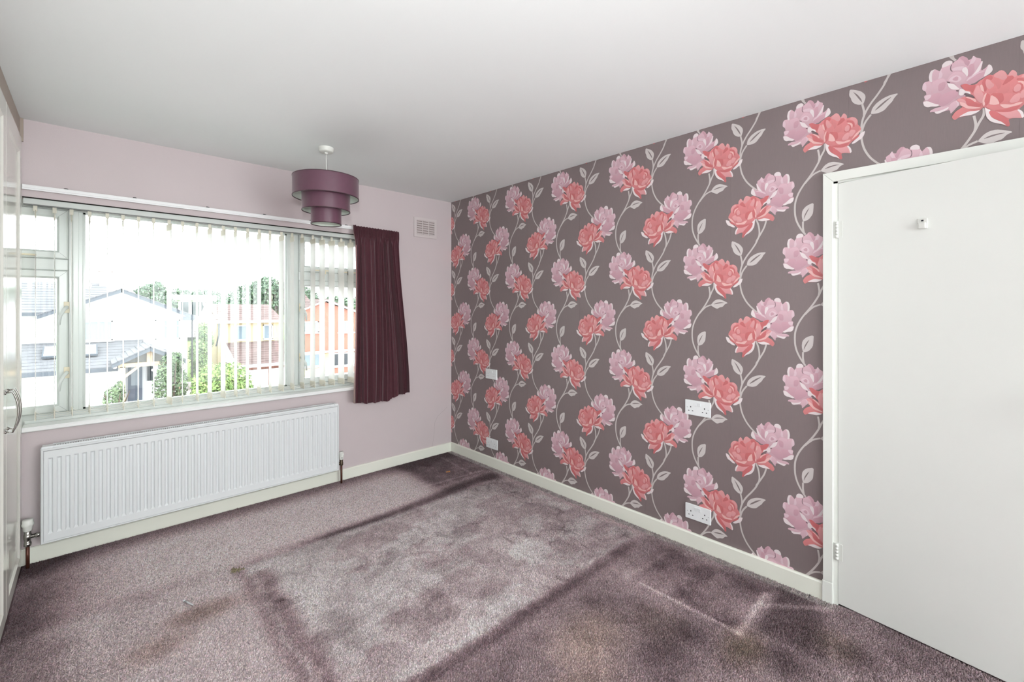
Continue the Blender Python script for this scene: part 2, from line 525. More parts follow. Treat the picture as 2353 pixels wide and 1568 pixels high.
# ------------------------------------------------------------------ wallpaper, seven drops with the printed peony trail
MOTIF = {"flower":[["m",[[243,1403],[211,1554],[138,1636],[65,1526],[-79,1446],[-15,1806],[-79,1846],[-63,1936],[-191,2013],[-278,2141],[-317,2038],[-411,2001],[-443,2115],[-567,2242],[-660,2230],[-721,2140],[-783,2127],[-859,2043],[-859,2144],[-950,2217],[-1070,2216],[-1160,2129],[-1175,2008],[-1234,1878],[-1308,1963],[-1382,2030],[-1499,2004],[-1543,1896],[-1565,1758],[-1543,1597],[-1688,1609],[-1752,1505],[-1767,1305],[-1659,1211],[-1630,1068],[-1716,1035],[-1680,860],[-1745,799],[-1688,595],[-1485,523],[-1338,473],[-1264,485],[-1175,416],[-1367,418],[-1514,369],[-1536,290],[-1426,292],[-1294,154],[-1100,210],[-935,202],[-919,35],[-813,153],[-691,308],[-567,225],[-474,394],[-505,697],[-380,1011],[-223,1073],[-79,1134],[113,1239],[227,1330]]],["w",[[243,1403],[211,1554],[138,1636],[97,1515],[41,1365],[1,1183],[146,1245],[227,1330]]],["d",[[33,1398],[-143,1400],[-302,1301],[-474,1148],[-411,1039],[-254,1033],[-111,1128],[1,1235]]],["l",[[-95,1426],[-254,1378],[-411,1314],[-489,1180],[-302,1283],[-143,1391],[33,1398]]],["w",[[-15,1806],[-47,1826],[-143,1625],[-254,1430],[-333,1346],[-143,1426],[-87,1514]]],["p",[[-63,1936],[-191,2013],[-223,1903],[-254,1672],[-238,1468],[-143,1625],[-79,1811]]],["l",[[-191,2013],[-278,2141],[-317,2038],[-364,1908],[-396,1798],[-254,1844]]],["d",[[-254,1810],[-364,1839],[-427,1672],[-411,1503],[-443,1343],[-317,1384],[-238,1502]]],["d",[[-411,2001],[-443,2115],[-567,2242],[-660,2230],[-629,2143],[-552,2040],[-505,1879],[-427,1775],[-364,1908]]],["p",[[-505,1879],[-567,2037],[-706,2143],[-783,2127],[-874,2005],[-904,1881],[-859,1755],[-706,1718],[-598,1672],[-521,1756]]],["l",[[-521,1807],[-629,1853],[-783,1872],[-889,1850],[-851,1756],[-706,1718],[-598,1672],[-528,1746]]],["w",[[-859,2144],[-950,2217],[-1070,2216],[-1160,2129],[-1175,2008],[-1100,1991],[-950,2023],[-874,2056]]],["p",[[-904,2016],[-1025,2015],[-1175,1975],[-1249,1842],[-1264,1605],[-1100,1571],[-1070,1476],[-950,1550],[-874,1684],[-919,1793]]],["s",[[-866,2049],[-919,1987],[-932,1858],[-912,1761],[-844,1724],[-897,1798],[-907,1914]]],["l",[[-1175,1975],[-1234,1878],[-1264,1721],[-1294,1582],[-1175,1589],[-1145,1746],[-1190,1854]]],["p",[[-1249,1842],[-1308,1963],[-1382,2030],[-1441,1967],[-1470,1812],[-1455,1599],[-1367,1567],[-1264,1621]]],["w",[[-1382,2030],[-1499,2004],[-1543,1896],[-1565,1758],[-1536,1566],[-1455,1516],[-1470,1729],[-1455,1898],[-1397,1993]]],["p",[[-1485,1493],[-1557,1594],[-1688,1609],[-1752,1505],[-1767,1305],[-1659,1211],[-1630,1068],[-1514,1023],[-1455,1233]]],["l",[[-1688,1609],[-1752,1505],[-1767,1305],[-1659,1211],[-1630,1332],[-1644,1494]]],["p",[[-1085,1506],[-1175,1572],[-1323,1559],[-1455,1516],[-1470,1297],[-1441,1070],[-1323,1009],[-1085,1069],[-995,1120],[-1025,1316]]],["d",[[-1070,1425],[-1279,1368],[-1279,1067],[-1115,1081],[-1055,1243]]],["p",[[-567,1575],[-691,1670],[-813,1696],[-950,1584],[-1025,1434],[-965,1345],[-844,1284],[-752,1131],[-629,1120],[-505,1228],[-458,1374]]],["l",[[-706,1514],[-783,1550],[-919,1506],[-980,1392],[-874,1328],[-721,1239],[-598,1313],[-629,1427]]],["d",[[-691,1449],[-767,1502],[-874,1413],[-813,1340],[-706,1310]]],["w",[[-427,1637],[-474,1765],[-567,1763],[-598,1655],[-536,1547],[-482,1438],[-458,1357],[-419,1433]]],["d",[[-1264,1020],[-1470,998],[-1601,825],[-1557,734],[-1397,612],[-1264,535],[-1249,721],[-1160,921]]],["l",[[-1485,1029],[-1716,1035],[-1680,860],[-1615,823],[-1499,910]]],["w",[[-1601,792],[-1745,799],[-1702,609],[-1601,528],[-1485,523],[-1338,473],[-1264,485],[-1264,535],[-1397,612]]],["w",[[-1025,1333],[-965,1125],[-874,1007],[-721,950],[-644,946],[-752,1097],[-813,1205],[-950,1280]]],["s",[[-919,1320],[-1025,1392],[-1033,1357],[-950,1289]]],["d",[[-706,867],[-844,962],[-1025,946],[-1160,888],[-1249,721],[-1249,504],[-1145,421],[-995,462],[-813,611],[-706,697]]],["s",[[-675,907],[-752,944],[-767,907],[-706,859]]],["p",[[-935,405],[-1100,395],[-1249,420],[-1367,418],[-1514,369],[-1536,290],[-1426,292],[-1323,275],[-1100,294],[-995,328]]],["w",[[-950,352],[-1100,294],[-1264,268],[-1397,280],[-1353,187],[-1279,157],[-1100,210],[-995,260]]],["p",[[-644,503],[-813,526],[-935,439],[-995,260],[-935,202],[-919,35],[-813,153],[-691,325]]],["l",[[-567,413],[-644,537],[-783,531],[-721,405],[-752,214],[-691,308]]],["w",[[-567,926],[-660,944],[-691,836],[-675,702],[-567,653],[-505,749]]],["C",[[1399,255],[1335,411],[1255,515],[1263,699],[1176,850],[1034,926],[862,897],[862,1044],[754,1188],[677,1110],[631,1004],[555,1202],[449,1288],[298,1204],[238,1161],[178,1214],[60,1193],[-14,1115],[-102,1084],[-204,970],[-363,1005],[-492,1108],[-648,1095],[-563,938],[-521,804],[-406,698],[-334,584],[-262,517],[-233,427],[-406,557],[-549,611],[-747,532],[-662,421],[-563,202],[-775,91],[-894,-97],[-803,-263],[-676,-175],[-492,-180],[-320,-187],[-131,-113],[-43,-21],[15,20],[45,-168],[75,-403],[178,-598],[343,-723],[479,-787],[631,-940],[692,-892],[646,-653],[785,-653],[1003,-725],[1042,-654],[1003,-478],[909,-359],[1018,-246],[1239,-1]]],["w",[[1528,148],[1399,105],[1303,8],[1223,-102],[1034,-276],[1050,-324],[1176,-299],[1303,-208],[1415,-159],[1487,-33]]],["D",[[1335,46],[1192,-24],[1050,-143],[1034,-211],[1192,-140],[1303,-42]]],["L",[[1399,255],[1303,207],[1176,106],[1097,-21],[1034,-128],[1160,-28],[1287,72]]],["C",[[1263,699],[1176,850],[1034,926],[878,883],[692,770],[509,610],[479,411],[540,64],[662,-49],[847,-72],[1034,-46],[1160,104],[1303,224],[1335,395],[1255,499]]],["H",[[1255,681],[1176,850],[1034,926],[956,830],[1065,766],[1144,647],[1176,486],[1223,527]]],["D",[[1144,581],[1097,705],[971,783],[862,815],[847,747],[971,701],[1065,601],[1097,441],[1144,432]]],["L",[[1081,554],[1034,646],[893,705],[878,653],[971,619],[1003,493],[1050,401]]],["D",[[1018,528],[956,600],[847,607],[754,454],[754,323],[847,272],[971,307],[1026,397]]],["H",[[971,488],[940,565],[862,602],[785,508],[769,391],[831,302],[940,319]]],["H",[[940,253],[785,214],[662,16],[723,-73],[909,-63],[956,91]]],["C",[[754,291],[540,356],[449,147],[449,2],[616,-23],[754,160]]],["H",[[1176,288],[1018,347],[940,237],[956,25],[1065,41],[1176,189]]],["C",[[692,705],[540,712],[418,595],[343,454],[509,351],[662,374]]],["D",[[509,383],[343,438],[238,470],[193,431],[238,277],[358,118],[418,-2],[540,96]]],["L",[[343,261],[193,431],[163,137],[149,71],[298,-4],[433,0]]],["H",[[862,897],[862,1044],[754,1188],[677,1110],[631,971],[754,976],[800,870]]],["D",[[800,853],[739,974],[616,969],[540,810],[479,670],[631,727]]],["H",[[616,952],[555,1202],[449,1288],[283,1185],[268,1086],[388,994],[509,869],[601,901]]],["C",[[479,799],[388,962],[268,1005],[268,877],[358,682],[373,556],[449,616]]],["D",[[253,1067],[193,1201],[60,1193],[-43,1014],[-14,781],[30,581],[89,638],[60,905],[104,1057],[208,979]]],["H",[[223,885],[163,1019],[75,1083],[45,950],[75,764],[149,648],[268,716],[283,799]]],["C",[[343,680],[149,632],[134,485],[238,470],[343,454]]],["L",[[15,594],[1,751],[-43,919],[-102,893],[-73,707],[-29,635]]],["H",[[1,528],[-58,662],[-131,919],[-189,909],[-277,657],[-233,490],[-175,309],[-43,154],[-14,334]]],["D",[[-204,970],[-363,1005],[-492,1108],[-634,1097],[-563,954],[-492,841],[-349,771],[-305,652],[-248,788]]],["w",[[-349,613],[-363,737],[-492,809],[-563,922],[-662,952],[-676,824],[-549,768],[-406,682],[-320,587]]],["D",[[178,428],[89,542],[45,407],[15,147],[75,28],[149,167]]],["L",[[89,542],[30,517],[-29,316],[-29,141],[1,33],[45,120],[15,259],[60,410]]],["s",[[-226,428],[-277,562],[-392,669],[-492,747],[-549,690],[-406,604],[-305,510]]],["L",[[-189,291],[-219,397],[-406,541],[-492,574],[-392,433],[-291,307]]],["D",[[-43,138],[-204,241],[-320,413],[-492,558],[-492,354],[-406,194],[-277,119],[-87,52]]],["H",[[-492,448],[-662,592],[-761,529],[-662,421],[-549,251],[-463,233]]],["L",[[-73,23],[-277,119],[-435,206],[-492,322],[-662,452],[-648,298],[-549,204],[-449,93],[-262,27],[-102,2]]],["C",[[-87,-27],[-291,7],[-449,93],[-563,202],[-775,91],[-894,-97],[-803,-263],[-691,-161],[-521,-90],[-349,-49]]],["w",[[-87,-75],[-233,-64],[-392,-24],[-549,-78],[-691,-161],[-492,-172],[-320,-187],[-175,-143]]],["L",[[1018,-114],[878,-100],[739,-136],[570,-62],[418,-19],[479,-139],[570,-224],[754,-207],[940,-199]]],["C",[[418,-67],[238,20],[89,78],[60,10],[163,-119],[268,-217],[449,-208]]],["D",[[971,-219],[754,-224],[540,-245],[418,-213],[268,-217],[449,-322],[662,-391],[816,-379]]],["H",[[1034,-655],[1003,-478],[862,-365],[662,-391],[464,-336],[283,-247],[298,-326],[479,-431],[631,-623],[785,-653],[987,-727]]],["w",[[1042,-654],[1003,-478],[909,-359],[862,-373],[940,-519],[987,-727],[1026,-689]]],["D",[[268,-217],[119,-189],[149,-362],[298,-535],[479,-706],[570,-857],[631,-940],[692,-892],[631,-639],[479,-463],[388,-330]]],["w",[[30,6],[45,-168],[75,-403],[178,-598],[343,-723],[479,-787],[601,-886],[479,-706],[358,-608],[208,-450],[134,-235],[193,-163],[89,-82]]]],"A":{"stems":[[[1,-14],[-102,-284],[-160,-593],[-153,-910],[-5,-1272]],[[-492,-180],[-392,-512],[-204,-868],[-39,-1153],[7,-1296],[236,-1644],[445,-1925],[633,-2261],[752,-2630],[788,-3032],[776,-3437],[681,-3894],[492,-4299],[282,-4574],[121,-4736],[-39,-4895]],[[693,-2382],[693,-2181],[752,-1874]],[[776,-3185],[728,-2934],[633,-2688],[445,-2424]]],"leaves":[[[[752,-1874],[896,-1849],[1065,-1720],[1150,-1559],[1162,-1456],[1236,-1320],[1211,-1041],[1041,-1111],[800,-1263],[657,-1454],[633,-1607],[705,-1852]],[[1101,-1168],[920,-1377],[788,-1618],[752,-1798],[872,-1597],[992,-1370]]],[[[457,-2399],[399,-2153],[236,-1967],[7,-1838],[-219,-1784],[-497,-1797],[-353,-1943],[-286,-2084],[-152,-2220],[-16,-2382],[167,-2443],[352,-2431]],[[340,-2319],[167,-2126],[-61,-1955],[-286,-1859],[-84,-2023],[144,-2210]]]]},"B":{"stems":[[[262,-241],[210,-601],[236,-826]],[[-13,-26],[0,-289],[131,-576],[236,-839],[422,-1183],[636,-1503],[854,-1801],[1046,-2129],[1171,-2459],[1226,-2788],[1212,-3251],[1115,-3627],[936,-3995],[772,-4240]],[[799,-1746],[636,-1557],[422,-1369],[157,-1264]],[[840,-4150],[881,-3883],[881,-3586]]],"leaves":[[[[170,-1277],[0,-1054],[-155,-964],[-335,-953],[-538,-1034],[-775,-1165],[-613,-1216],[-487,-1371],[-335,-1397],[-207,-1475],[-104,-1449],[52,-1357]],[[26,-1233],[-155,-1139],[-386,-1115],[-600,-1146],[-360,-1167],[-155,-1208]]],[[[881,-3586],[936,-3318],[908,-3046],[745,-2850],[435,-2731],[448,-3052],[475,-3294],[636,-3517],[799,-3581]],[[859,-3517],[821,-3285],[723,-3092],[604,-2938],[696,-3149],[793,-3343]]]]}}
PC = {'m': (205, 166, 178), 'w': (230, 218, 220), 'd': (199, 155, 168), 'l': (221, 194, 203), 'p': (211, 175, 186), 's': (112, 92, 96),
      'C': (210, 127, 129), 'D': (199, 106, 109), 'H': (219, 154, 157), 'L': (231, 182, 180)}
LEAF = (200, 192, 190)
GROUND = (126, 112, 113)
def vec_chaikin(p, it=1):
    for _ in range(it):
        q = []
        for i in range(len(p)):
            a, c = p[i], p[(i + 1) % len(p)]
            q.append((.8 * a[0] + .2 * c[0], .8 * a[1] + .2 * c[1])); q.append((.2 * a[0] + .8 * c[0], .2 * a[1] + .8 * c[1]))
        p = q
    return p
def catmull(pts, n=6):
    out = []
    P = [pts[0]] + list(pts) + [pts[-1]]
    for i in range(1, len(P) - 2):
        p0, p1, p2, p3 = P[i - 1], P[i], P[i + 1], P[i + 2]
        for k in range(n):
            t = k / n
            out.append(tuple(.5 * (2 * p1[c] + (p2[c] - p0[c]) * t + (2 * p0[c] - 5 * p1[c] + 4 * p2[c] - p3[c]) * t * t
                                   + (3 * p1[c] - p0[c] - 3 * p2[c] + p3[c]) * t ** 3) for c in (0, 1)))
    out.append(tuple(pts[-1]))
    return out
def ribbon(pts, w):
    """quads along a stroke"""
    res = []
    L = []; Rr = []
    for i, p in enumerate(pts):
        a = pts[max(i - 1, 0)]; c = pts[min(i + 1, len(pts) - 1)]
        dx, dy = c[0] - a[0], c[1] - a[1]; l = math.hypot(dx, dy) or 1
        L.append((p[0] - dy / l * w / 2, p[1] + dx / l * w / 2)); Rr.append((p[0] + dy / l * w / 2, p[1] - dx / l * w / 2))
    for i in range(len(pts) - 1):
        res.append([L[i], L[i + 1], Rr[i + 1], Rr[i]])
    return res
S4 = 1e-4
def motif_polys(kind):
    out = []     # (layer, polygon, colour)
    d = MOTIF[kind]
    for si, st in enumerate(d['stems']):
        pts = catmull([(a * S4, c * S4) for a, c in st])
        for q in ribbon(pts, 0.0078):
            out.append((.4 + .3 * si, q, LEAF))
    for leaf, vein in d['leaves']:
        out.append((2, vec_chaikin([(a * S4, c * S4) for a, c in leaf]), (206, 198, 197)))
        out.append((3, vec_chaikin([(a * S4, c * S4) for a, c in vein]), (124, 110, 111)))
    sgn = 1 if kind == 'A' else -1
    for i, (c, p) in enumerate(MOTIF['flower']):
        out.append((4 + i, vec_chaikin([(sgn * a * S4, q * S4) for a, q in p]), PC[c]))
    return out
POLY = {k: motif_polys(k) for k in 'AB'}
def clip(poly, ax, lim, keep_less):
    out = []
    for i in range(len(poly)):
        a, c = poly[i], poly[(i + 1) % len(poly)]
        ia = (a[ax] <= lim) == keep_less; ic = (c[ax] <= lim) == keep_less
        if ia: out.append(a)
        if ia != ic:
            t = (lim - a[ax]) / (c[ax] - a[ax])
            out.append((a[0] + t * (c[0] - a[0]), a[1] + t * (c[1] - a[1])))
    return out
M_paper = mat('taupe_wallpaper', rgb(*GROUND), 0.45, 0.8, noise=(9, 0.03), bump=(700, 0.10))
# woven grain of the paper
_nt = M_paper.node_tree
_w = [q for q in _nt.nodes if q.type == 'TEX_NOISE'][0]
_mp = _nt.nodes.new('ShaderNodeMapping'); _mp.inputs['Scale'].default_value = (1, 30, 3)
_nt.links.new([q for q in _nt.nodes if q.type == 'TEX_COORD'][0].outputs['Object'], _mp.inputs['Vector'])
_nt.links.new(_mp.outputs[0], _w.inputs['Vector'])
M_print = mat('wallpaper_print', (1, 1, 1, 1), 0.45, 0.8, attr='tint')
PER, REP = 0.518, 0.638
seams = [-0.081 + PER * k for k in range(8)]
seams[-1] = YB
seams = [YF, -0.599] + seams
for si in range(len(seams) - 1):
    y0, y1 = seams[si], seams[si + 1]
    regs = []
    for (a, c, z0) in ((y0, y1, 0.0),):
        # split the drop where the door frame stands
        cuts = sorted({a, c} | {q for q in (DY0, DY1) if a < q < c})
        for p, q in zip(cuts[:-1], cuts[1:]):
            mid = (p + q) / 2
            regs.append((p, q, DZ if DY0 < mid < DY1 else 0.0))
    b = MB()
    e = 0.0003
    for p, q, z0 in regs:
        b.box(XR - .0006, XR, p + (e if p == y0 else 0), q - (e if q == y1 else 0), z0, H)
    strip = b.build('wallpaper_strip', M_paper, wall_right)
    vs = []; fs = []; cs = []
    for kind, yref, zref in (('A', 0.830, 1.849), ('B', 0.5295, 2.163)):
        for k in range(-5, 8):
            for m in range(-1, 4):
                oy = yref + PER * k; oz = zref - REP * m
                if oy + .2 < y0 or oy - .2 > y1 or oz - .5 > H or oz + .25 < 0: continue
                for lay, poly, colr in POLY[kind]:
                    P0 = [(oy + a, oz + c) for a, c in poly]
                    for p, q, z0 in regs:
                        P = clip(clip(clip(clip(P0, 0, p, False), 0, q, True), 1, z0, False), 1, H, True)
                        if len(P) < 3: continue
                        o = len(vs)
                        xx = XR - .0007 - lay * 0.000018
                        vs += [(xx, a, c) for a, c in P]
                        # petals are shaded from a lighter rim to a deeper root, as printed
                        my = sum(a for a, c in P) / len(P); mz = sum(c for a, c in P) / len(P)
                        for a, c in P:
                            g = 1.0
                            if lay >= 4:
                                g = 1.0 + 0.10 * max(-1, min(1, (c - mz) / 0.03)) * (1 if colr[0] < 228 else .3)
                            cs.append([lin(min(255, q2)) * g for q2 in colr])
                        fs.append(tuple(range(o, o + len(P))))
    if not vs: continue
    me = bpy.data.meshes.new('peony_print')
    me.from_pydata(vs, [], fs)
    me.materials.append(M_print)
    colour_attr(me, np.array(cs))
    o = bpy.data.objects.new('peony_print', me)
    COL.objects.link(o)
    o.parent = strip
    o['kind'] = 'stuff'

# ------------------------------------------------------------------ skirting
def skirting(name, pts_axis):
    pass
SK = 0.086
b = MB()
pr = [(0, 0), (-.016, 0), (-.016, SK - .006), (-.011, SK), (0, SK)]
b.prism([(XR + q[0], q[1]) for q in pr], 'y', DY1 + .033, YB - .016)
# recentre: prism along y uses (x, z) pairs
b.build('baseboard_right', M_skirt, kind='structure')
b = MB()
b.prism([(YB + q[0], q[1]) for q in pr], 'x', XL, XR)
b.build('baseboard_back', M_skirt, kind='structure')
b = MB()
b.prism([(XR + q[0], q[1]) for q in pr], 'y', YF, DY0 - .035)
b.build('baseboard_right.001', M_skirt, kind='structure')

# ------------------------------------------------------------------ door
door = struct_empty('door_1', (XR, (DY0 + DY1) / 2, 0))
b = MB()      # lining
b.box(XR - .004, XR + .1, DY1 - .020, DY1, 0, DZ); b.box(XR - .004, XR + .1, DY0, DY0 + .020, 0, DZ)
b.box(XR - .004, XR + .1, DY0, DY1, DZ - .012, DZ + .004)
b.build('door_lining', M_white, door)
AW = 0.036
zi, zo = DZ - .004, DZ + .040
yi0, yo0, yi1, yo1 = DY0 + .003, DY0 - AW, DY1 - .003, DY1 + AW
for poly in ([(yi1, .10), (yo1, .10), (yo1, zo), (yi1, zi)], [(yo0, .10), (yi0, .10), (yi0, zi), (yo0, zo)], [(yi0, zi), (yi1, zi), (yo1, zo), (yo0, zo)]):
    cy = sum(q[0] for q in poly) / 4; cz = sum(q[1] for q in poly) / 4
    bm = bmesh.new()
    v0 = [bm.verts.new((XR, y, z)) for y, z in poly]; v1 = [bm.verts.new((XR - .018, y, z)) for y, z in poly]
    bm.faces.new(v0); bm.faces.new(v1[::-1])
    for i in range(4): bm.faces.new((v0[i], v1[i], v1[(i + 1) % 4], v0[(i + 1) % 4]))
    bmesh.ops.bevel(bm, geom=[e for e in bm.edges if all(abs(q.co.x - XR + .018) < 1e-5 for q in e.verts)], offset=.0025, segments=2, profile=.6, affect='EDGES')
    bm.verts.index_update()
    b = MB().add([tuple(q.co) for q in bm.verts], [tuple(q.index for q in f.verts) for f in bm.faces])
    bm.free()
    b.build('architrave', M_white, door)
b = MB()
b.box(XR - .021, XR, DY1 - .003, DY1 + AW + .003, 0, 0.10, bev=.003)
b.build('plinth_block', M_white, door)
b = MB()
b.box(XR - .021, XR, DY0 - AW - .003, DY0 + .003, 0, 0.10, bev=.003)
b.build('plinth_block', M_white, door)
# hall side, so the gap around the door is closed
b = MB()
b.box(XR + .1, XR + .12, DY0 - .05, DY1 + .05, -.2, DZ + .1)
b.build('hall_side_panel', M_dark, door)
leaf_ang = R(8.6)
HX, HY = XR - .004, 0.478
LM = Matrix.Translation((HX, HY, 0)) @ Matrix.Rotation(-leaf_ang, 4, 'Z')
b = MB()
b.box(0, .036, -.760, -.0015, .009, 1.961, bev=.0015, M=LM)
leaf = b.build('door_leaf', M_door, door)
for zc in (1.745, 0.250):
    b = MB()
    for k in range(5):
        b.tube([(HX - .006, HY + .002, zc - .038 + .0155 * k), (HX - .006, HY + .002, zc - .038 + .0155 * k + .0142)], .0062, 12)
    b.box(HX - .003, HX + .001, HY - .002, HY + .018, zc - .038, zc + .038)
    b.box(-.0015, .002, -.020, .002, zc - .038, zc + .038, M=LM)
    b.build('hinge', M_white, leaf)
# old coat hook base on the leaf
b = MB()
hy = -0.298; hz = 1.727
b.box(-.004, 0, hy - .016, hy + .016, hz - .020, hz + .022, bev=.002, M=LM)
b.box(-.016, 0, hy - .013, hy + .012, hz - .020, hz + .004, bev=.004, M=LM)
hook = b.build('coat_hook', M_wplastic, leaf)
b = MB()
b.box(-.006, -.003, hy - .004, hy + .003, hz + .010, hz + .016, M=LM)
b.build('hook_screw', M_pin, leaf)
# lever handle on the far side of the leaf, beyond the frame's edge
b = MB()
b.box(-.006, 0, -.725, -.685, .93, 1.09, bev=.003, M=LM)
b.tube([LM @ Vector((-.002, -.705, 1.03)), LM @ Vector((-.045, -.705, 1.03)), LM @ Vector((-.052, -.69, 1.03)), LM @ Vector((-.052, -.60, 1.03))], .008, 10)
b.build('lever_handle', M_chrome, leaf)

# ------------------------------------------------------------------ window
win = struct_empty('window_1', ((WX0 + WX1) / 2, YB + .1, WZ0))
FY0, FY1 = YB + .092, YB + .152         # frame depth
GYp = YB + .125                         # glass plane
Mx0, Mx1, Mx2, Mx3 = -.104, -.042, 1.075, 1.160     # mullions
b = MB()
b.box(WX0, WX0 + .055, FY0, FY1, WZ0, WZ1, bev=.004); b.build('outer_frame', M_upvc, win)
b = MB()
b.box(WX1 - .055, WX1, FY0, FY1, WZ0, WZ1, bev=.004); b.build('outer_frame', M_upvc, win)
b = MB()
b.box(WX0 + .055, WX1 - .055, FY0, FY1, WZ0, 0.786, bev=.004); b.build('outer_frame', M_upvc, win)
b = MB()
b.box(WX0 + .055, WX1 - .055, FY0, FY1, 1.944, WZ1, bev=.004); b.build('outer_frame', M_upvc, win)
for x0, x1 in ((Mx0, Mx1), (Mx2, Mx3)):
    b = MB()
    b.box(x0, x1, FY0, FY1, .786, 1.944, bev=.004)
    b.box((x0 + x1) / 2 - .013, (x0 + x1) / 2 + .013, FY0 - .007, FY0 + .01, .786, 1.944, bev=.004)
    b.build('mullion', M_upvc, win)
def sash(name, x0, x1, z0, z1, w=.046):
    """mitred sash with its own glass"""
    b = MB()
    ya, yb = FY0 - .012, FY0 + .045
    q = .010
    O = [(x0, z0), (x1, z0), (x1, z1), (x0, z1)]
    In = [(x0 + w, z0 + w), (x1 - w, z0 + w), (x1 - w, z1 - w), (x0 + w, z1 - w)]
    Ib = [(x0 + w + .006, z0 + w + .006), (x1 - w - .006, z0 + w + .006), (x1 - w - .006, z1 - w - .006), (x0 + w + .006, z1 - w - .006)]
    O2 = [(x0 + .006, z0 + .006), (x1 - .006, z0 + .006), (x1 - .006, z1 - .006), (x0 + .006, z1 - .006)]
    I2 = [(x0 + w - .010, z0 + w - .010), (x1 - w + .010, z0 + w - .010), (x1 - w + .010, z1 - w + .010), (x0 + w - .010, z1 - w + .010)]
    vs = [(x, yb, z) for x, z in O] + [(x, ya + .006, z) for x, z in O] + [(x, ya, z) for x, z in O2] + [(x, ya, z) for x, z in I2] \
        + [(x, ya + .014, z) for x, z in In] + [(x, yb, z) for x, z in Ib]
    fs = []
    for l in range(5):
        for i in range(4):
            j = (i + 1) % 4
            fs.append((l * 4 + i, l * 4 + j, (l + 1) * 4 + j, (l + 1) * 4 + i))
    for i in range(4):
        j = (i + 1) % 4
        fs.append((20 + i, 20 + j, j, i))
    b.add(vs, fs)
    s = b.build(name, M_upvc, win)
    b = MB()
    for (ax, az), (bx, bz) in zip(O2, I2):       # mitre joints
        d = Vector((bx - ax, 0, bz - az)).normalized(); nn = Vector((-d.z, 0, d.x)) * .0006
        b.add([(ax - nn.x, ya - .0003, az - nn.z), (bx - nn.x, ya - .0003, bz - nn.z), (bx + nn.x, ya - .0003, bz + nn.z), (ax + nn.x, ya - .0003, az + nn.z)], [(0, 1, 2, 3)])
    b.build('mitre_joint', M_gasket, s)
    b = MB()
    g = .002
    for (a0, a1, c0, c1) in ((x0 + w, x1 - w, z0 + w, z0 + w + g), (x0 + w, x1 - w, z1 - w - g, z1 - w), (x0 + w, x0 + w + g, z0 + w, z1 - w), (x1 - w - g, x1 - w, z0 + w, z1 - w)):
        b.box(a0, a1, GYp - .004, GYp - .001, c0, c1)
    b.build('gasket', M_gasket, s)
    b = MB()
    b.box(x0 + w - .004, x1 - w + .004, GYp, GYp + .006, z0 + w - .004, z1 - w + .004)
    b.build('pane', M_glass, s)
    return s
TR0, TR1 = 1.597, 1.663      # transom
LX0, LX1 = WX0 + .055, Mx0
RX0, RX1 = Mx3, WX1 - .055
for x0, x1 in ((LX0, LX1), (RX0, RX1)):
    b = MB()
    b.box(x0, x1, FY0, FY1, TR0, TR1, bev=.004)
    b.build('transom', M_upvc, win)
def cockspur(s, x, z, sgn):
    b = MB()
    yq = FY0 - .012
    b.box(x - .012, x + .012, yq - .006, yq + .002, z - .032, z + .032, bev=.002)
    b.build('handle_base', M_hook_tan, s)
    b = MB()
    b.tube([(x, yq - .004, z), (x, yq - .022, z), (x - sgn * .010, yq - .032, z - .012), (x - sgn * .026, yq - .040, z - .050), (x - sgn * .030, yq - .040, z - .100)],
           [.010, .010, .009, .008, .006], 12)
    b.build('cockspur_handle', M_upvc, s)
def stay(s, x, z):
    b = MB()
    yq = FY0 - .012
    b.box(x - .10, x + .07, yq - .010, yq, z - .006, z + .004, bev=.002)
    b.box(x - .018, x + .012, yq - .022, yq + .002, z - .030, z - .004, bev=.003)
    b.build('stay_bar', M_hook_tan, s)
    b = MB()
    b.tube([(x - .022, yq - .014, z - .024), (x - .022, yq - .014, z + .010)], .004, 8)
    b.build('stay_pin', M_dark, s)
s = sash('casement_sash', LX0, LX1, .786, TR0); cockspur(s, Mx0 - .006, 1.385, 1); cockspur(s, Mx0 - .006, 1.010, 1)
s = sash('fanlight_sash', LX0, LX1, TR1, 1.944); stay(s, -.300, TR1 + .016)
s = sash('casement_sash', RX0, RX1, .786, TR0); cockspur(s, Mx3 + .010, 1.385, -1); cockspur(s, Mx3 + .010, 1.000, -1)
s = sash('fanlight_sash', RX0, RX1, TR1, 1.944); stay(s, 1.345, TR1 + .016); stay(s, 1.56, TR1 + .012)
b = MB()      # bead of the fixed middle light
q = .010
for a0, a1, c0, c1 in ((Mx1, Mx2, .786, .786 + q), (Mx1, Mx2, 1.944 - q, 1.944), (Mx1, Mx1 + q, .786, 1.944), (Mx2 - q, Mx2, .786, 1.944)):
    b.box(a0, a1, FY0 + .012, GYp, c0, c1)
b.build('glazing_bead', M_upvc, win)
b = MB()
b.box(Mx1 + .002, Mx2 - .002, GYp, GYp + .006, .790, 1.940)
b.build('pane', M_glass, win)
b = MB()      # board with a rounded nose
prof = [(YB + .094, WZ0), (YB, WZ0), (YB - .030, WZ0), (YB - .036, WZ0 + .005), (YB - .036, WZ0 + .019), (YB - .030, WZ0 + .026), (YB + .094, WZ0 + .026)]
b.prism(prof, 'x', -.277, WX1 + .03)
b.build('window_sill', M_sill, win)
b = MB()
b.box(-.277, WX1, FY0 - .016, FY0 + .002, WZ0 + .026, WZ0 + .044, bev=.003)
b.build('sill_upstand', M_upvc, win)
b = MB()      # dark line where the paper meets the head of the opening
b.box(-.277, WX1, YB - .0015, YB + .02, WZ1 - .006, WZ1 - .0005)
b.build('head_joint', M_dark, win)
b = MB()
b.box(WX0 - .05, WX1 + .05, YB + T - .02, YB + T + .06, WZ0 - .05, WZ0 - .002)
b.build('outer_sill', M_upvc, win)
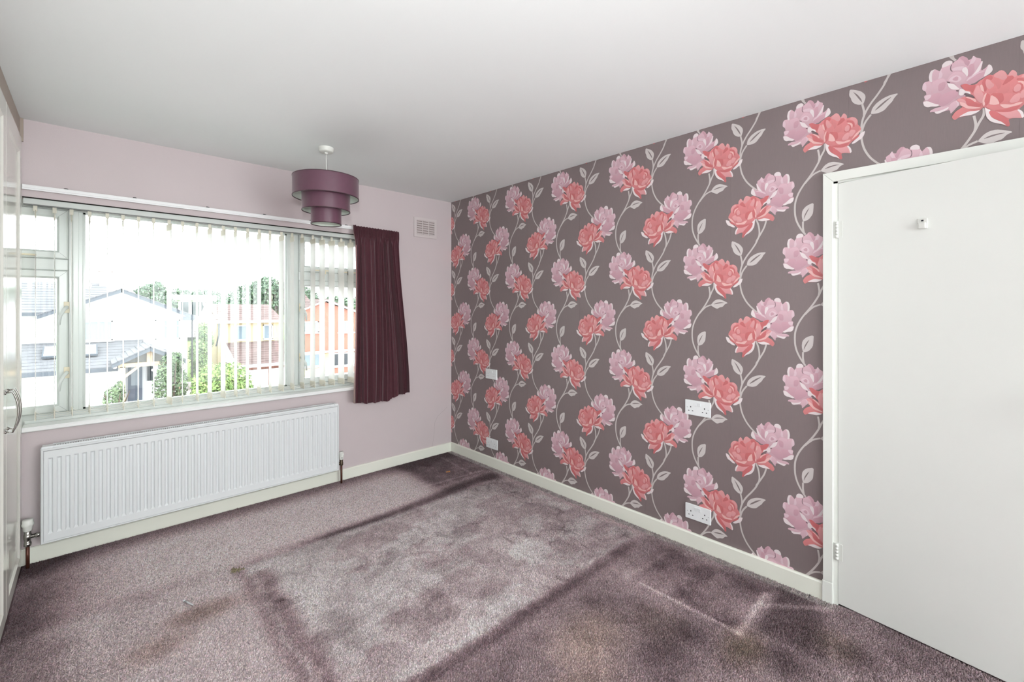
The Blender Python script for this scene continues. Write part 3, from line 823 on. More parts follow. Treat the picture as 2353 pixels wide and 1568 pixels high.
# ------------------------------------------------------------------ vertical blind
blind = thing('vertical_blind', (0.6, YB + .03, WZ1 - .03), 'cream vertical blind with open slats in front of the wide window', 'blind')
b = MB()
b.box(-.275, WX1 - .005, YB + .004, YB + .052, WZ1 - .036, WZ1 - .006, bev=.003)
rail = b.build('head_rail', M_upvc, blind)
b = MB()
b.box(-.275, WX1 - .005, YB + .016, YB + .040, WZ1 - .040, WZ1 - .036)
b.build('rail_slot', M_gasket, rail)
SLATS = [(-.229, -.004), (-.155, -.006), (-.084, -.006), (-.012, -.006), (.064, -.004), (.136, -.003), (.204, -.001), (.278, 0), (.365, -.018), (.420, .006), (.504, -.002),
         (.578, -.011), (.655, -.012), (.724, -.001), (.795, 0), (.872, -.004), (.939, .006), (1.021, -.011), (1.093, -.001), (1.164, 0),
         (1.244, -.006), (1.320, -.012), (1.394, -.015), (1.471, -.014), (1.550, -.014), (1.626, -.012), (1.702, -.010)]
SZ0, SZ1 = .768, 1.928
ya, yb2 = YB - .016, YB + .071
for i, (xn, dx) in enumerate(SLATS):
    # a slightly cupped strip of fabric
    p = []
    for k in range(5):
        t = k / 4
        p.append((xn + dx * t + .0022 * math.sin(PI * t), ya + (yb2 - ya) * t))
    b = MB()
    nz = 3
    tw = .002 * math.sin(i * 2.3)
    for zi in range(nz):
        z = SZ0 + .046 + (SZ1 - .05 - SZ0 - .046) * zi / (nz - 1)
        for q in p:
            b.v.append((q[0] + tw * zi / (nz - 1), q[1], z))
    m = len(b.v)
    for zi in range(nz - 1):
        for k in range(4):
            b.f.append((zi * 5 + k, zi * 5 + k + 1, (zi + 1) * 5 + k + 1, (zi + 1) * 5 + k)); b.m.append(0); b.sm.append(True)
    slat = b.build('slat', M_slat, blind, fix=False)
    b = MB()      # stitched top pocket and hanger
    zt = SZ1 - .05
    b.prism([(q[0] - .0012 + tw, q[1]) for q in p] + [(q[0] + .0012 + tw, q[1]) for q in p[::-1]], 'z', zt, SZ1 - .012)
    b.box(xn + dx / 2 - .008 + tw, xn + dx / 2 + .008 + tw, (ya + yb2) / 2 - .003, (ya + yb2) / 2 + .003, SZ1 - .015, WZ1 - .036)
    b.build('hanger', M_weight, slat)
    b = MB()
    b.prism([(q[0] - .0016, q[1]) for q in p] + [(q[0] + .0016, q[1]) for q in p[::-1]], 'z', SZ0, SZ0 + .046)
    b.build('bottom_weight', M_weight, slat)
for yy in (ya + .006, yb2 - .006):
    b = MB()
    for (x0, _), (x1, _) in zip(SLATS[:-1], SLATS[1:]):
        pts = [(x0 + (x1 - x0) * t, yy, SZ0 + .030 - .014 * math.sin(PI * t)) for t in (0, .25, .5, .75, 1)]
        b.tube(pts, .0011, 5, caps=False)
    b.build('linking_chain', M_chain, blind)

# ------------------------------------------------------------------ curtain track and curtain
track = thing('curtain_track', (0.8, YB, 2.035), 'white curtain track running along the wall above the window', 'curtain track')
b = MB()
b.box(-.276, 1.915, YB - .034, YB - .018, 2.026, 2.044, bev=.003)
b.box(-.276, 1.915, YB - .030, YB - .022, 2.018, 2.028)
b.build('rail', M_track, track)
for u in (-.11, .185, .555, .895, 1.215, 1.49):
    b = MB()
    b.box(u - .009, u + .009, YB - .018, YB + .001, 2.030, 2.050)
    b.box(u - .006, u + .006, YB - .006, YB + .001, 2.046, 2.054)
    b.build('track_bracket', M_bracket, track)

curtain = thing('curtain', (1.73, YB - .06, .61), 'short plum velvet curtain drawn to the right of the window', 'curtain')
NS, NT = 300, 70
def curtain_pt(s, t):
    """s across, t from the hem (0) to the heading (1)"""
    xl = 1.500 + .020 * t + .012 * math.sin(PI * t); xr = 2.022 - .085 * sst(0, 1, np.array(t)) ** 1.0
    head = float(sst(np.array(.90), np.array(.97), np.array(t)))
    fold = s + .030 * math.sin(5 * s + 1.6 * t) + .022 * math.sin(11.7 * s - 1.8 * t + 1.0)
    ph = 2 * PI * 6.6 * fold
    amp = .043 * (1 - .55 * t) * (0.65 + .35 * math.sin(7.3 * s + 1.7 + 1.2 * t))
    d = amp * (math.sin(ph + .5 * math.sin(ph)) * (.7 + .3 * math.sin(3.1 * s + 1)) + .42 * math.sin(2.3 * ph + 1 + 2 * t) + .2 * math.sin(4.1 * ph + 2.6 * t)) * (1 - .75 * head)
    d += head * .006 * math.sin(2 * PI * 34 * s) * 1.0
    d += .030 * math.exp(-(s / .06) ** 2) * (1 - head) * .8          # leading edge stands forward
    d -= .02 * sst(.92, 1.0, np.array(s))
    x = xl + (xr - xl) * (s + .010 * math.cos(ph) * (1 - head))
    y = YB - .074 - d - .012 * (1 - t)
    ztop = 2.043 - .004 * math.sin(2 * PI * 17 * s) - .006 * s
    if s < .06: ztop += .004
    zb = .628 - .034 * math.sin(PI * min(1, s * 1.15)) + .012 * s + .010 * math.sin(ph) * .8 - .018 * math.exp(-((s - .60) / .04) ** 2)
    z = zb + (ztop - zb) * t
    return (float(x), float(y), float(z))
vs = [curtain_pt(i / NS, j / NT) for j in range(NT + 1) for i in range(NS + 1)]
fs = [(j * (NS + 1) + i, j * (NS + 1) + i + 1, (j + 1) * (NS + 1) + i + 1, (j + 1) * (NS + 1) + i) for j in range(NT) for i in range(NS)]
b = MB(); b.add(vs, fs, 0, True)
b.build('velvet_drop', M_curtain, curtain, fix=False)
b = MB(); b.add([(x + .0, y + .004, z) for x, y, z in vs], fs, 0, True)
b.build('lining', M_curtainback, curtain, fix=False)
b = MB()      # pale lining turned over at the leading edge
ed = [curtain_pt(0.006, j / NT) for j in range(2, NT - 7)]
eb = [(x - .0035, y - .003, z) for x, y, z in ed] + [(x + .0025, y - .006, z) for x, y, z in ed]
m = len(ed)
b.add(eb, [(k, k + 1, m + k + 1, m + k) for k in range(m - 1)], 0, True)
b.build('edge_piping', mat('pale_plum_edge', rgb(172, 130, 132), .7, .2), curtain, fix=False)
b = MB()
b.add([curtain_pt(i / NS, j) for j in (.952, .992) for i in range(NS + 1)], [], 0)
b.v = [(x, y - .0025, z) for x, y, z in b.v]
b.f = [(i, i + 1, NS + 2 + i, NS + 1 + i) for i in range(NS)]; b.m = [0] * NS; b.sm = [True] * NS
b.build('pleated_heading', M_curtain, curtain, fix=False)

# ------------------------------------------------------------------ radiator
rad = thing('radiator', (.59, YB - .07, .10), 'long white panel radiator with vertical flutes below the window', 'radiator')
RX0r, RX1r, RZ0, RZ1 = -.205, 1.395, .118, .628
ryf, ryb = YB - .102, YB - .040
NF = 47
pitch = (RX1r - RX0r - .044) / NF
b = MB()
vs = []; fs = []
def quad(a, c, d, e):
    o = len(vs); vs.extend([a, c, d, e]); fs.append((o, o + 1, o + 2, o + 3))
d = .0085
zt0, zb0 = RZ1 - .052, RZ0 + .050
xs = RX0r + .022
ledge = [(RX0r + .014, RZ0 + .014), (RX1r - .014, RZ0 + .014), (RX1r - .014, RZ1 - .014), (RX0r + .014, RZ1 - .014)]
# face above and below the flutes
quad((RX0r + .014, ryf, RZ0 + .014), (RX1r - .014, ryf, RZ0 + .014), (RX1r - .014, ryf, zb0), (RX0r + .014, ryf, zb0))
quad((RX0r + .014, ryf, zt0), (RX1r - .014, ryf, zt0), (RX1r - .014, ryf, RZ1 - .014), (RX0r + .014, ryf, RZ1 - .014))
quad((RX0r + .014, ryf, zb0), (xs, ryf, zb0), (xs, ryf, zt0), (RX0r + .014, ryf, zt0))
quad((RX1r - .022, ryf, zb0), (RX1r - .014, ryf, zb0), (RX1r - .014, ryf, zt0), (RX1r - .022, ryf, zt0))
for k in range(NF):
    x0 = xs + k * pitch; x1 = x0 + pitch
    c0 = x0 + pitch * .20; c1 = x1 - pitch * .20
    e0 = c0 + .0055; e1 = c1 - .0055
    quad((x0, ryf, zb0), (c0, ryf, zb0), (c0, ryf, zt0), (x0, ryf, zt0))
    quad((c1, ryf, zb0), (x1, ryf, zb0), (x1, ryf, zt0), (c1, ryf, zt0))
    yb_ = ryf + d
    zz0, zz1 = zb0 + .012, zt0 - .008
    quad((c0, ryf, zb0), (e0, yb_, zz0), (e0, yb_, zz1), (c0, ryf, zt0))
    quad((e1, yb_, zz0), (c1, ryf, zb0), (c1, ryf, zt0), (e1, yb_, zz1))
    quad((e0, yb_, zz0), (e1, yb_, zz0), (e1, yb_, zz1), (e0, yb_, zz1))
    quad((c0, ryf, zb0), (c1, ryf, zb0), (e1, yb_, zz0), (e0, yb_, zz0))
    quad((e0, yb_, zz1), (e1, yb_, zz1), (c1, ryf, zt0), (c0, ryf, zt0))
b.add(vs, fs)
b.build('fluted_front', M_rad, rad)
b = MB()      # rolled rim
rim = [(RX0r, RZ0), (RX1r, RZ0), (RX1r, RZ1), (RX0r, RZ1)]
rings = [(0.0, .006, rim), ]
def inset(m_): return [(RX0r + m_, RZ0 + m_), (RX1r - m_, RZ0 + m_), (RX1r - m_, RZ1 - m_), (RX0r + m_, RZ1 - m_)]
lv = [(ryb, 0), (ryf + .010, 0), (ryf + .001, .002), (ryf - .004, .005), (ryf - .004, .010), (ryf + .001, .0125), (ryf + .003, .0145)]
vs = []; fs = []
for y, m_ in lv: vs += [(x, y, z) for x, z in inset(m_)]
for l in range(len(lv) - 1):
    for i in range(4):
        j = (i + 1) % 4
        fs.append((l * 4 + i, l * 4 + j, l * 4 + 4 + j, l * 4 + 4 + i))
b.add(vs, fs)
b.build('rolled_rim', M_rad, rad)
b = MB()
b.box(RX0r + .012, RX1r - .012, ryb - .002, ryb, RZ0 + .012, RZ1 - .012)
b.build('rear_panel', M_rad, rad)
b = MB()      # convector grille along the top
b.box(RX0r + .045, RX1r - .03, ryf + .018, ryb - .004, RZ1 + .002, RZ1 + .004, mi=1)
for k in range(150):
    x = RX0r + .05 + k * (RX1r - RX0r - .09) / 149
    b.box(x - .0028, x + .0028, ryf + .016, ryb - .002, RZ1 + .003, RZ1 + .009)
b.box(RX0r + .045, RX1r - .03, ryb - .006, ryb, RZ1, RZ1 + .011); b.box(RX0r + .045, RX1r - .03, ryf + .010, ryf + .016, RZ1, RZ1 + .008)
g = b.build('top_grille', [M_rad, M_radgrey], rad)
for x0, x1 in ((RX0r + .004, RX0r + .047), (RX1r - .032, RX1r - .004)):
    b = MB()
    b.box(x0, x1, ryf + .004, ryb, RZ1 - .008, RZ1 + .010, bev=.004)
    b.build('end_cap', M_rad, rad)
for x in (RX0r + .2, RX1r - .2):
    b = MB()
    b.box(x - .015, x + .015, ryb - .004, YB - .001, .30, .56)
    b.build('wall_bracket', M_rad, rad)
# thermostatic valve at the left
vx = RX0r - .047; vy = (ryf + ryb) / 2
b = MB()
b.lathe([(.0, .262), (.019, .262), (.022, .256), (.022, .244), (.024, .240), (.024, .230), (.019, .224), (.018, .205), (.014, .200)], vx, vy, 20)
b.build('valve_cap', M_wplastic, rad)
b = MB()
b.lathe([(.013, .202), (.013, .182), (.016, .180), (.016, .160), (.012, .156), (.012, .140), (.015, .138), (.015, .122), (.009, .118)], vx, vy, 16)
b.tube([(vx, vy, .168), (vx + .028, vy, .168), (vx + .029, vy, .168), (RX0r + .004, vy, .168)], [.010, .010, .012, .012], 14)
b.build('valve_body', M_chrome, rad)
b = MB()
b.tube([(vx, vy, .124), (vx, vy, .003)], .0078, 14)
b.build('supply_pipe', M_copper, rad)
# lockshield at the right
wx2 = RX1r + .030
b = MB()
b.lathe([(.0, .250), (.014, .250), (.017, .246), (.019, .236), (.019, .215), (.016, .195), (.011, .186), (.0, .184)], wx2, vy, 20)
b.box(wx2 - .010, wx2 + .010, vy - .020, vy - .012, .222, .244, bev=.002)
cap = b.build('valve_cap', M_wplastic, rad)
b = MB()
b.tube([(wx2 - .003, vy - .0185, .206), (wx2 - .003, vy - .0215, .206)], .0028, 10)
b.build('cap_screw', M_pin, cap)
b = MB()
b.lathe([(.012, .190), (.012, .168), (.014, .166), (.014, .146), (.010, .142)], wx2, vy, 16)
b.tube([(wx2, vy, .160), (RX1r - .004, vy, .160)], .011, 14)
b.build('valve_body', M_brass, rad)
b = MB()
b.tube([(wx2, vy, .146), (wx2 + .001, vy, .003)], .0078, 14)
b.build('return_pipe', M_copper, rad)

# ------------------------------------------------------------------ pendant lamp
LX, LY = 1.083, 2.882
lampo = thing('pendant_lamp', (LX, LY, H), 'three tiered plum drum pendant lamp hanging from the ceiling', 'lamp')
b = MB()
b.lathe([(.0, H - .026), (.010, H - .030), (.038, H - .028), (.043, H - .024), (.046, H - .002), (.046, H)], LX, LY, 40)
b.build('ceiling_rose', M_wplastic, lampo)
b = MB()
b.lathe([(.012, H - .028), (.010, H - .036), (.004, H - .040)], LX, LY, 20)
b.tube([(LX, LY, H - .034), (LX, LY, 2.16)], .0035, 10)
b.build('flex', M_wplastic, lampo)
b = MB()
b.lathe([(.0, 2.165), (.014, 2.165), (.018, 2.150), (.018, 2.110), (.024, 2.106), (.024, 2.096), (.017, 2.094), (.017, 2.075), (.0, 2.075)], LX, LY, 20)
b.build('lamp_holder', M_wplastic, lampo)
for r, z0, z1 in ((.1965, 2.080, 2.206), (.143, 1.995, 2.112), (.0905, 1.912, 2.022)):
    b = MB()
    b.lathe([(r, z0 + .003), (r, z1 - .003)], LX, LY, 96)
    # overlapped seam
    a0 = R(-150)
    sv = []
    for k in range(5):
        a = a0 + R(k * 1.2) * (.1965 / r)
        sv += [(LX + (r + .0012) * math.cos(a), LY + (r + .0012) * math.sin(a), z0 + .003), (LX + (r + .0012) * math.cos(a), LY + (r + .0012) * math.sin(a), z1 - .003)]
    b.add(sv, [(2 * k, 2 * k + 2, 2 * k + 3, 2 * k + 1) for k in range(4)], 0, True)
    tier = b.build('shade_tier', M_shade, lampo, fix=False)
    b = MB()
    b.lathe([(r - .0018, z0 + .002), (r - .0018, z1 - .002)], LX, LY, 96)
    b.build('shade_lining', M_lining, tier, fix=False)
    for zz in (z0, z1):
        b = MB()
        b.lathe([(r - .003, zz + (.0045 if zz == z0 else -.0045)), (r - .003, zz), (r + .0012, zz), (r + .0012, zz + (.0045 if zz == z0 else -.0045))], LX, LY, 96)
        b.build('rim_tape', M_trim, tier)
b = MB()
for k in range(3):
    a = R(20 + 120 * k)
    for r0, r1, za, zb in ((.02, .194, 2.100, 2.198), (.02, .141, 2.100, 2.106), (.139, .0885, 2.10, 2.015)):
        b.tube([(LX + r0 * math.cos(a), LY + r0 * math.sin(a), za), (LX + r1 * math.cos(a), LY + r1 * math.sin(a), zb)], .0016, 6)
b.build('wire_frame', M_wplastic, lampo)
b = MB()
b.lathe([(.0, 1.985), (.016, 1.988), (.026, 2.002), (.029, 2.018), (.024, 2.038), (.015, 2.058), (.013, 2.076)], LX, LY, 24)
b.build('light_bulb', M_lining, lampo)

# ------------------------------------------------------------------ fitted wardrobe
XW = -.278
ward = thing('fitted_wardrobe', (-.58, 2.36, 0), 'cream gloss fitted wardrobe with bow handles along the left wall', 'wardrobe')
DWd = .588
ND = 4
y_end = YB - .010 - ND * DWd
b = MB()
b.box(XL + .004, XW - .024, y_end, y_end + .018, .0, 2.30); b.box(XL + .004, XW - .024, YB - .030, YB - .006, 0, 2.30)
b.box(XL + .004, XW - .024, YB - .006 - 2 * DWd - .018, YB - .006 - 2 * DWd, 0, 2.30)
b.box(XL + .004, XL + .012, y_end, YB - .006, 0, 2.30); b.box(XL + .004, XW - .024, y_end, YB - .006, 2.285, 2.303); b.box(XL + .004, XW - .024, y_end, YB - .006, .002, .060)
b.build('carcass', M_carcass, ward)
b = MB()
b.box(XW - .030, XW - .006, y_end, YB - .012, 2.298, H - .001)
b.build('ceiling_filler', M_taupe, ward)
b = MB()
b.box(XW - .012, XW + .006, YB - .014, YB - .002, 2.275, H - .001)
b.build('filler_end', M_taupe, ward)
def shaker(y0, y1, z0, z1, xf, th=.022, st=.082, rt=.090, rb=.066, ch=.014, dp=.008):
    b = MB()
    O = [(y0, z0), (y1, z0), (y1, z1), (y0, z1)]
    e = .003
    O2 = [(y0 + e, z0 + e), (y1 - e, z0 + e), (y1 - e, z1 - e), (y0 + e, z1 - e)]
    I = [(y0 + st, z0 + rb), (y1 - st, z0 + rb), (y1 - st, z1 - rt), (y0 + st, z1 - rt)]
    I1 = [(y0 + st + .004, z0 + rb + .004), (y1 - st - .004, z0 + rb + .004), (y1 - st - .004, z1 - rt - .004), (y0 + st + .004, z1 - rt - .004)]
    I2 = [(y0 + st + ch, z0 + rb + ch), (y1 - st - ch, z0 + rb + ch), (y1 - st - ch, z1 - rt - ch), (y0 + st + ch, z1 - rt - ch)]
    lv = [(xf - th, O), (xf - e, O), (xf, O2), (xf, I), (xf - .003, I1), (xf - dp, I2)]
    vs = []; fs = []
    for x, pl in lv: vs += [(x, y, z) for y, z in pl]
    for l in range(5):
        for i in range(4):
            j = (i + 1) % 4
            fs.append((l * 4 + i, l * 4 + j, l * 4 + 4 + j, l * 4 + 4 + i))
    fs.append((20, 21, 22, 23)); fs.append((3, 2, 1, 0))
    b.add(vs, fs)
    return b
def bow(y):
    b = MB()
    z0, z1 = .838, 1.020
    pts = [(XW - .002, y, z0 + .006), (XW + .016, y, z0 + .004)]
    for k in range(13):
        t = k / 12
        pts.append((XW + .022 + .018 * math.sin(PI * t) ** .8, y, z0 + .002 + (z1 - z0 - .004) * t))
    pts += [(XW + .016, y, z1 - .004), (XW - .002, y, z1 - .006)]
    b.tube(pts, .005, 12, flat=(.0072, .0042))
    b.tube([(XW - .001, y, z0 + .006), (XW + .004, y, z0 + .006)], .0085, 14); b.tube([(XW - .001, y, z1 - .006), (XW + .004, y, z1 - .006)], .0085, 14)
    return b
for k in range(ND):
    y1 = YB - .010 - k * DWd; y0 = y1 - DWd + .004
    dr = shaker(y0, y1, .006, 2.294, XW).build('wardrobe_door', M_ward, ward)
    hy2 = y0 + .040 if k % 2 == 0 else y1 - .040
    bow(hy2).build('bow_handle', M_chrome, dr)

# ------------------------------------------------------------------ sockets
def socket(yc, zc, label, far):
    t = thing('double_socket', (XR, yc, zc), label, 'socket', 'white double sockets on the papered wall')
    w, h = .147, .086
    b = MB()
    b.box(XR - .010, XR - .0005, yc - w / 2, yc + w / 2, zc - h / 2, zc + h / 2, bev=.003)
    b.build('face_plate', M_plug, t)
    for s in (-1, 1):
        b = MB()
        yy = yc + s * .0105
        b.prism([(XR - .0095, zc + .010), (XR - .0125, zc + .012), (XR - .0150, zc + .031), (XR - .0095, zc + .031)], 'y', yy - .0075, yy + .0075)
        b.build('rocker_switch', M_plug, t)
        pm = M_pin_grey if far else M_pin
        yy = yc + s * .0400
        for (dy, dz, a, c) in ((0, .004, .0024, .0042), (-.011, -.018, .0034, .0022), (.011, -.018, .0034, .0022)):
            b = MB()
            b.box(XR - .0103, XR - .0090, yy + dy - a, yy + dy + a, zc + dz - c, zc + dz + c)
            b.build('pin_hole', pm, t)
        b = MB()
        b.tube([(XR - .0104, yc + s * .0605, zc), (XR - .009, yc + s * .0605, zc)], .0026, 10)
        b.build('fixing_screw', M_pin_grey, t)
    return t
socket(1.135, .807, 'white double socket high on the papered wall nearest the door', False)
socket(1.134, .206, 'white double socket just above the skirting nearest the door', False)
socket(2.950, .806, 'small far white double socket high on the papered wall near the corner', True)
socket(2.942, .204, 'small far white double socket just above the skirting near the corner', True)

# ------------------------------------------------------------------ air vent
vent = thing('air_vent', (2.235, YB, 2.115), 'painted square louvred air vent high on the window wall by the corner', 'vent')
vx0, vx1, vz0, vz1 = 2.113, 2.355, 2.026, 2.206
b = MB()
b.box(vx0, vx1, YB - .010, YB, vz0, vz1 - 0, bev=.003)
b.build('vent_frame', M_vent, vent)
for c in range(3):
    cx0 = vx0 + .028 + c * .0655; cx1 = cx0 + .056
    b = MB()
    b.box(cx0, cx1, YB - .0105, YB - .0098, vz0 + .026, vz1 - .026)
    b.build('vent_recess', M_ventdark, vent)
    for r in range(7):
        z = vz0 + .030 + r * .0205
        b = MB()
        b.prism([(YB - .0104, z - .001), (YB - .0155, z - .005), (YB - .0160, z - .003), (YB - .0104, z + .008)], 'x', cx0, cx1)
        b.build('louvre', M_vent, vent)

# ------------------------------------------------------------------ bits on the carpet
sc = MB()
p0 = Vector((.312, 2.566, .0135)); p1 = Vector((.336, 2.508, .0125))
dv = (p1 - p0).normalized()
sc.tube([p0 - dv * .004, p0 - dv * .003, p0], [.0030, .0065, .0060], 12)
sc.tube([p0, p1, p1 + dv * .004], [.0034, .0034, .0012], 12)
for k in range(16):
    c0 = p0 + dv * (.022 + .0025 * k)
    sc.tube([c0 - dv * .0006, c0 + dv * .0006], .0041, 10)
o = sc.build('metal_screw', mat('bright_zinc', rgb(214, 216, 218), .3, .5, .7))
tag(o, 'loose silver screw lying on the stained carpet left of the bed mark', 'screw')
rr = random.Random(5)
db = MB()
for k in range(38):
    x = .548 + rr.gauss(0, .012) ; y = 2.683 + rr.gauss(0, .008) + (x - .548) * -.3
    l = rr.uniform(.006, .018); a = rr.uniform(0, PI)
    db.tube([(x, y, .006 + rr.random() * .006), (x + l / 2 * math.cos(a), y + l / 2 * math.sin(a), .012 + rr.random() * .008), (x + l * math.cos(a), y + l * math.sin(a), .006 + rr.random() * .006)], rr.uniform(.0010, .0022), 5)
o = db.build('frayed_underlay', mat('yellowed_underlay', rgb(146, 136, 112), .9, .1, noise=(160, .35)))
tag(o, 'frayed yellowish tuft of underlay at the corner of the bed mark', 'debris')
cb = MB()
for k in range(4):
    cx, cy = 2.169 + rr.gauss(0, .006), 3.091 + rr.gauss(0, .005)
    cb.box(cx - .006, cx + .007, cy - .005, cy + .005, .006, .013, bev=.002)
o = cb.build('orange_crumb', mat('orange_crumb', rgb(196, 140, 96), .8, .2))
tag(o, 'small orange crumb on the dark carpet in the far corner', 'debris')
# outdoor colours, save the road, are darkened to offset the bright sky
def ext(r, g, b):
    c = rgb(r, g, b)
    return (c[0] * .74, c[1] * .74, c[2] * .74, 1.0)
# ------------------------------------------------------------------ the street outside
GZ = -4.05
M_render = mat('white_house_render', ext(240, 240, 238), 0.85, 0.2, noise=(.8, .02))
M_tile = mat('grey_roof_tile', ext(112, 112, 116), 0.8, 0.2, noise=(2.2, .12))
M_fascia = mat('slate_grey_fascia', ext(86, 92, 100), 0.6, 0.3)
M_brown = mat('brown_roof_tile', ext(108, 90, 88), 0.85, 0.2, noise=(1.5, .22))
M_yellow = mat('yellow_brick', ext(206, 188, 150), 0.9, 0.2, noise=(3, .08))
M_red = mat('red_brick', ext(158, 112, 98), 0.9, 0.2, noise=(3, .08))
M_frame = mat('white_house_window_frame', ext(244, 245, 245), 0.4, 0.4)
M_pane = mat('pale_house_window_glass', ext(120, 138, 150), 0.1, 0.6)
M_panedark = mat('dark_house_window_glass', ext(44, 54, 62), 0.1, 0.6)
M_oak = mat('pale_oak_post', ext(198, 176, 150), 0.7, 0.3, noise=(6, .1))
M_doorb = mat('blue_grey_house_door', ext(84, 98, 116), 0.4, 0.4)
M_garage = mat('white_garage_door', ext(240, 242, 244), 0.5, 0.4)
M_tar = mat('pale_road_surface', rgb(196, 186, 184), 0.9, 0.2, noise=(1, .08))
M_grass = mat('rough_grass', ext(112, 132, 76), 0.95, 0.1, noise=(1.5, .2))
M_trunk = mat('tree_bark', ext(84, 74, 64), 0.9, 0.1)
M_chim = mat('pink_chimney_brick', ext(206, 186, 180), 0.9, 0.1, noise=(3, .1))

def leaf_material(name, c1, c2):
    m = bpy.data.materials.new(name); m.use_nodes = True
    nt = m.node_tree; b = nt.nodes['Principled BSDF']
    b.inputs['Roughness'].default_value = .7; b.inputs['Specular IOR Level'].default_value = .2
    tc = nt.nodes.new('ShaderNodeTexCoord'); n = nt.nodes.new('ShaderNodeTexNoise'); n.inputs['Scale'].default_value = 3.2; n.inputs['Detail'].default_value = 6
    cr = nt.nodes.new('ShaderNodeValToRGB')
    cr.color_ramp.elements[0].color = c1; cr.color_ramp.elements[1].color = c2
    cr.color_ramp.elements[0].position = .36; cr.color_ramp.elements[1].position = .64
    nt.links.new(tc.outputs['Object'], n.inputs['Vector']); nt.links.new(n.outputs['Fac'], cr.inputs['Fac']); nt.links.new(cr.outputs['Color'], b.inputs['Base Color'])
    return m
M_leafb = leaf_material('bright_shrub_leaf', ext(92, 124, 66), ext(160, 184, 112))
M_leafd = leaf_material('dark_climber_leaf', ext(70, 92, 68), ext(128, 148, 112))
M_leaft = leaf_material('tree_leaf', ext(72, 94, 78), ext(120, 140, 116))
M_leafh = leaf_material('hedge_leaf', ext(84, 112, 72), ext(146, 168, 112))

b = MB()
b.add([(-40, 5, GZ), (70, 5, GZ), (70, 40, GZ), (-40, 40, GZ), (70, 130, GZ + 6.5), (-40, 130, GZ + 6.5)], [(0, 1, 2, 3), (3, 2, 4, 5)], 0)
b.f[1] = (3, 2, 4, 5); b.m[1] = 1
b.build('street_ground', [M_tar, M_grass], kind='structure')

def foliage(name, blobs, n, size, material, parent, seed):
    r = np.random.RandomState(seed)
    vs = np.zeros((n, 5, 3)); 
    wts = np.array([bb[3] * bb[4] * bb[5] for bb in blobs]) ** (2 / 3); wts /= wts.sum()
    idx = r.choice(len(blobs), n, p=wts)
    B = np.array(blobs)[idx]
    d = r.normal(0, 1, (n, 3)); d /= np.linalg.norm(d, axis=1)[:, None]
    rad = r.uniform(.55, 1.05, n) ** .6
    c = B[:, :3] + d * B[:, 3:6] * rad[:, None]
    u = r.normal(0, 1, (n, 3)); u /= np.linalg.norm(u, axis=1)[:, None]
    w = np.cross(u, d + r.normal(0, .4, (n, 3))); w /= np.linalg.norm(w, axis=1)[:, None] + 1e-6
    s = r.uniform(.6, 1.3, n)[:, None] * size
    vs[:, 0] = c - u * s; vs[:, 1] = c + w * s * .5; vs[:, 2] = c + u * s; vs[:, 3] = c - w * s * .5
    vs[:, 4] = 0
    q = vs[:, :4].reshape(-1, 3)
    f = (np.arange(n)[:, None] * 4 + np.arange(4)[None]).tolist()
    m = MB(); m.v = q.tolist(); m.f = f; m.m = [0] * n; m.sm = [False] * n
    return m.build(name, material, parent, fix=False)
def shrub(name, loc, blobs, n, size, material, label, cat, seed, trunk=None, group=None):
    t = thing(name, loc, label, cat, group)
    f = foliage('foliage', blobs, n, size, material, t, seed)
    b = MB()
    if trunk:
        for pts, r in trunk: b.tube(pts, r, 8)
    else:
        cx = sum(q[0] for q in blobs) / len(blobs); cy = sum(q[1] for q in blobs) / len(blobs); tz = max(q[2] for q in blobs)
        for k in range(5):
            a = k * 1.25
            b.tube([(cx + .06 * math.cos(a), cy + .06 * math.sin(a), loc[2]), (cx + .25 * math.cos(a), cy + .25 * math.sin(a), (loc[2] + tz) / 2), (cx + .5 * math.cos(a), cy + .5 * math.sin(a), tz)], [.05, .035, .015], 6)
    b.build('trunk' if trunk else 'stems', M_trunk, t)
    return t

def house_window(parent, x0, x1, z0, z1, y, bars=(), trans=None, dark=False):
    """frame proud of the wall, panes set back"""
    b = MB()
    f = .07
    b.box(x0, x1, y - .05, y + .02, z0, z0 + f); b.box(x0, x1, y - .05, y + .02, z1 - f, z1)
    b.box(x0, x0 + f, y - .05, y + .02, z0, z1); b.box(x1 - f, x1, y - .05, y + .02, z0, z1)
    for q in bars: b.box(q - .035, q + .035, y - .045, y + .02, z0, z1)
    if trans: b.box(x0, x1, y - .045, y + .02, trans - .03, trans + .03)
    b.box(x0 - .06, x1 + .06, y - .12, y, z0 - .06, z0)
    w = b.build('window', M_frame, parent)
    edges = [x0 + f] + [v for q in bars for v in (q - .035, q + .035)] + [x1 - f]
    for a, c in zip(edges[::2], edges[1::2]):
        for (s0, s1) in (((z0 + f, trans - .03), (trans + .03, z1 - f)) if trans else ((z0 + f, z1 - f),)):
            b = MB(); b.box(a, c, y - .012, y + .004, s0, s1)
            b.build('pane', M_panedark if dark else M_pane, w)
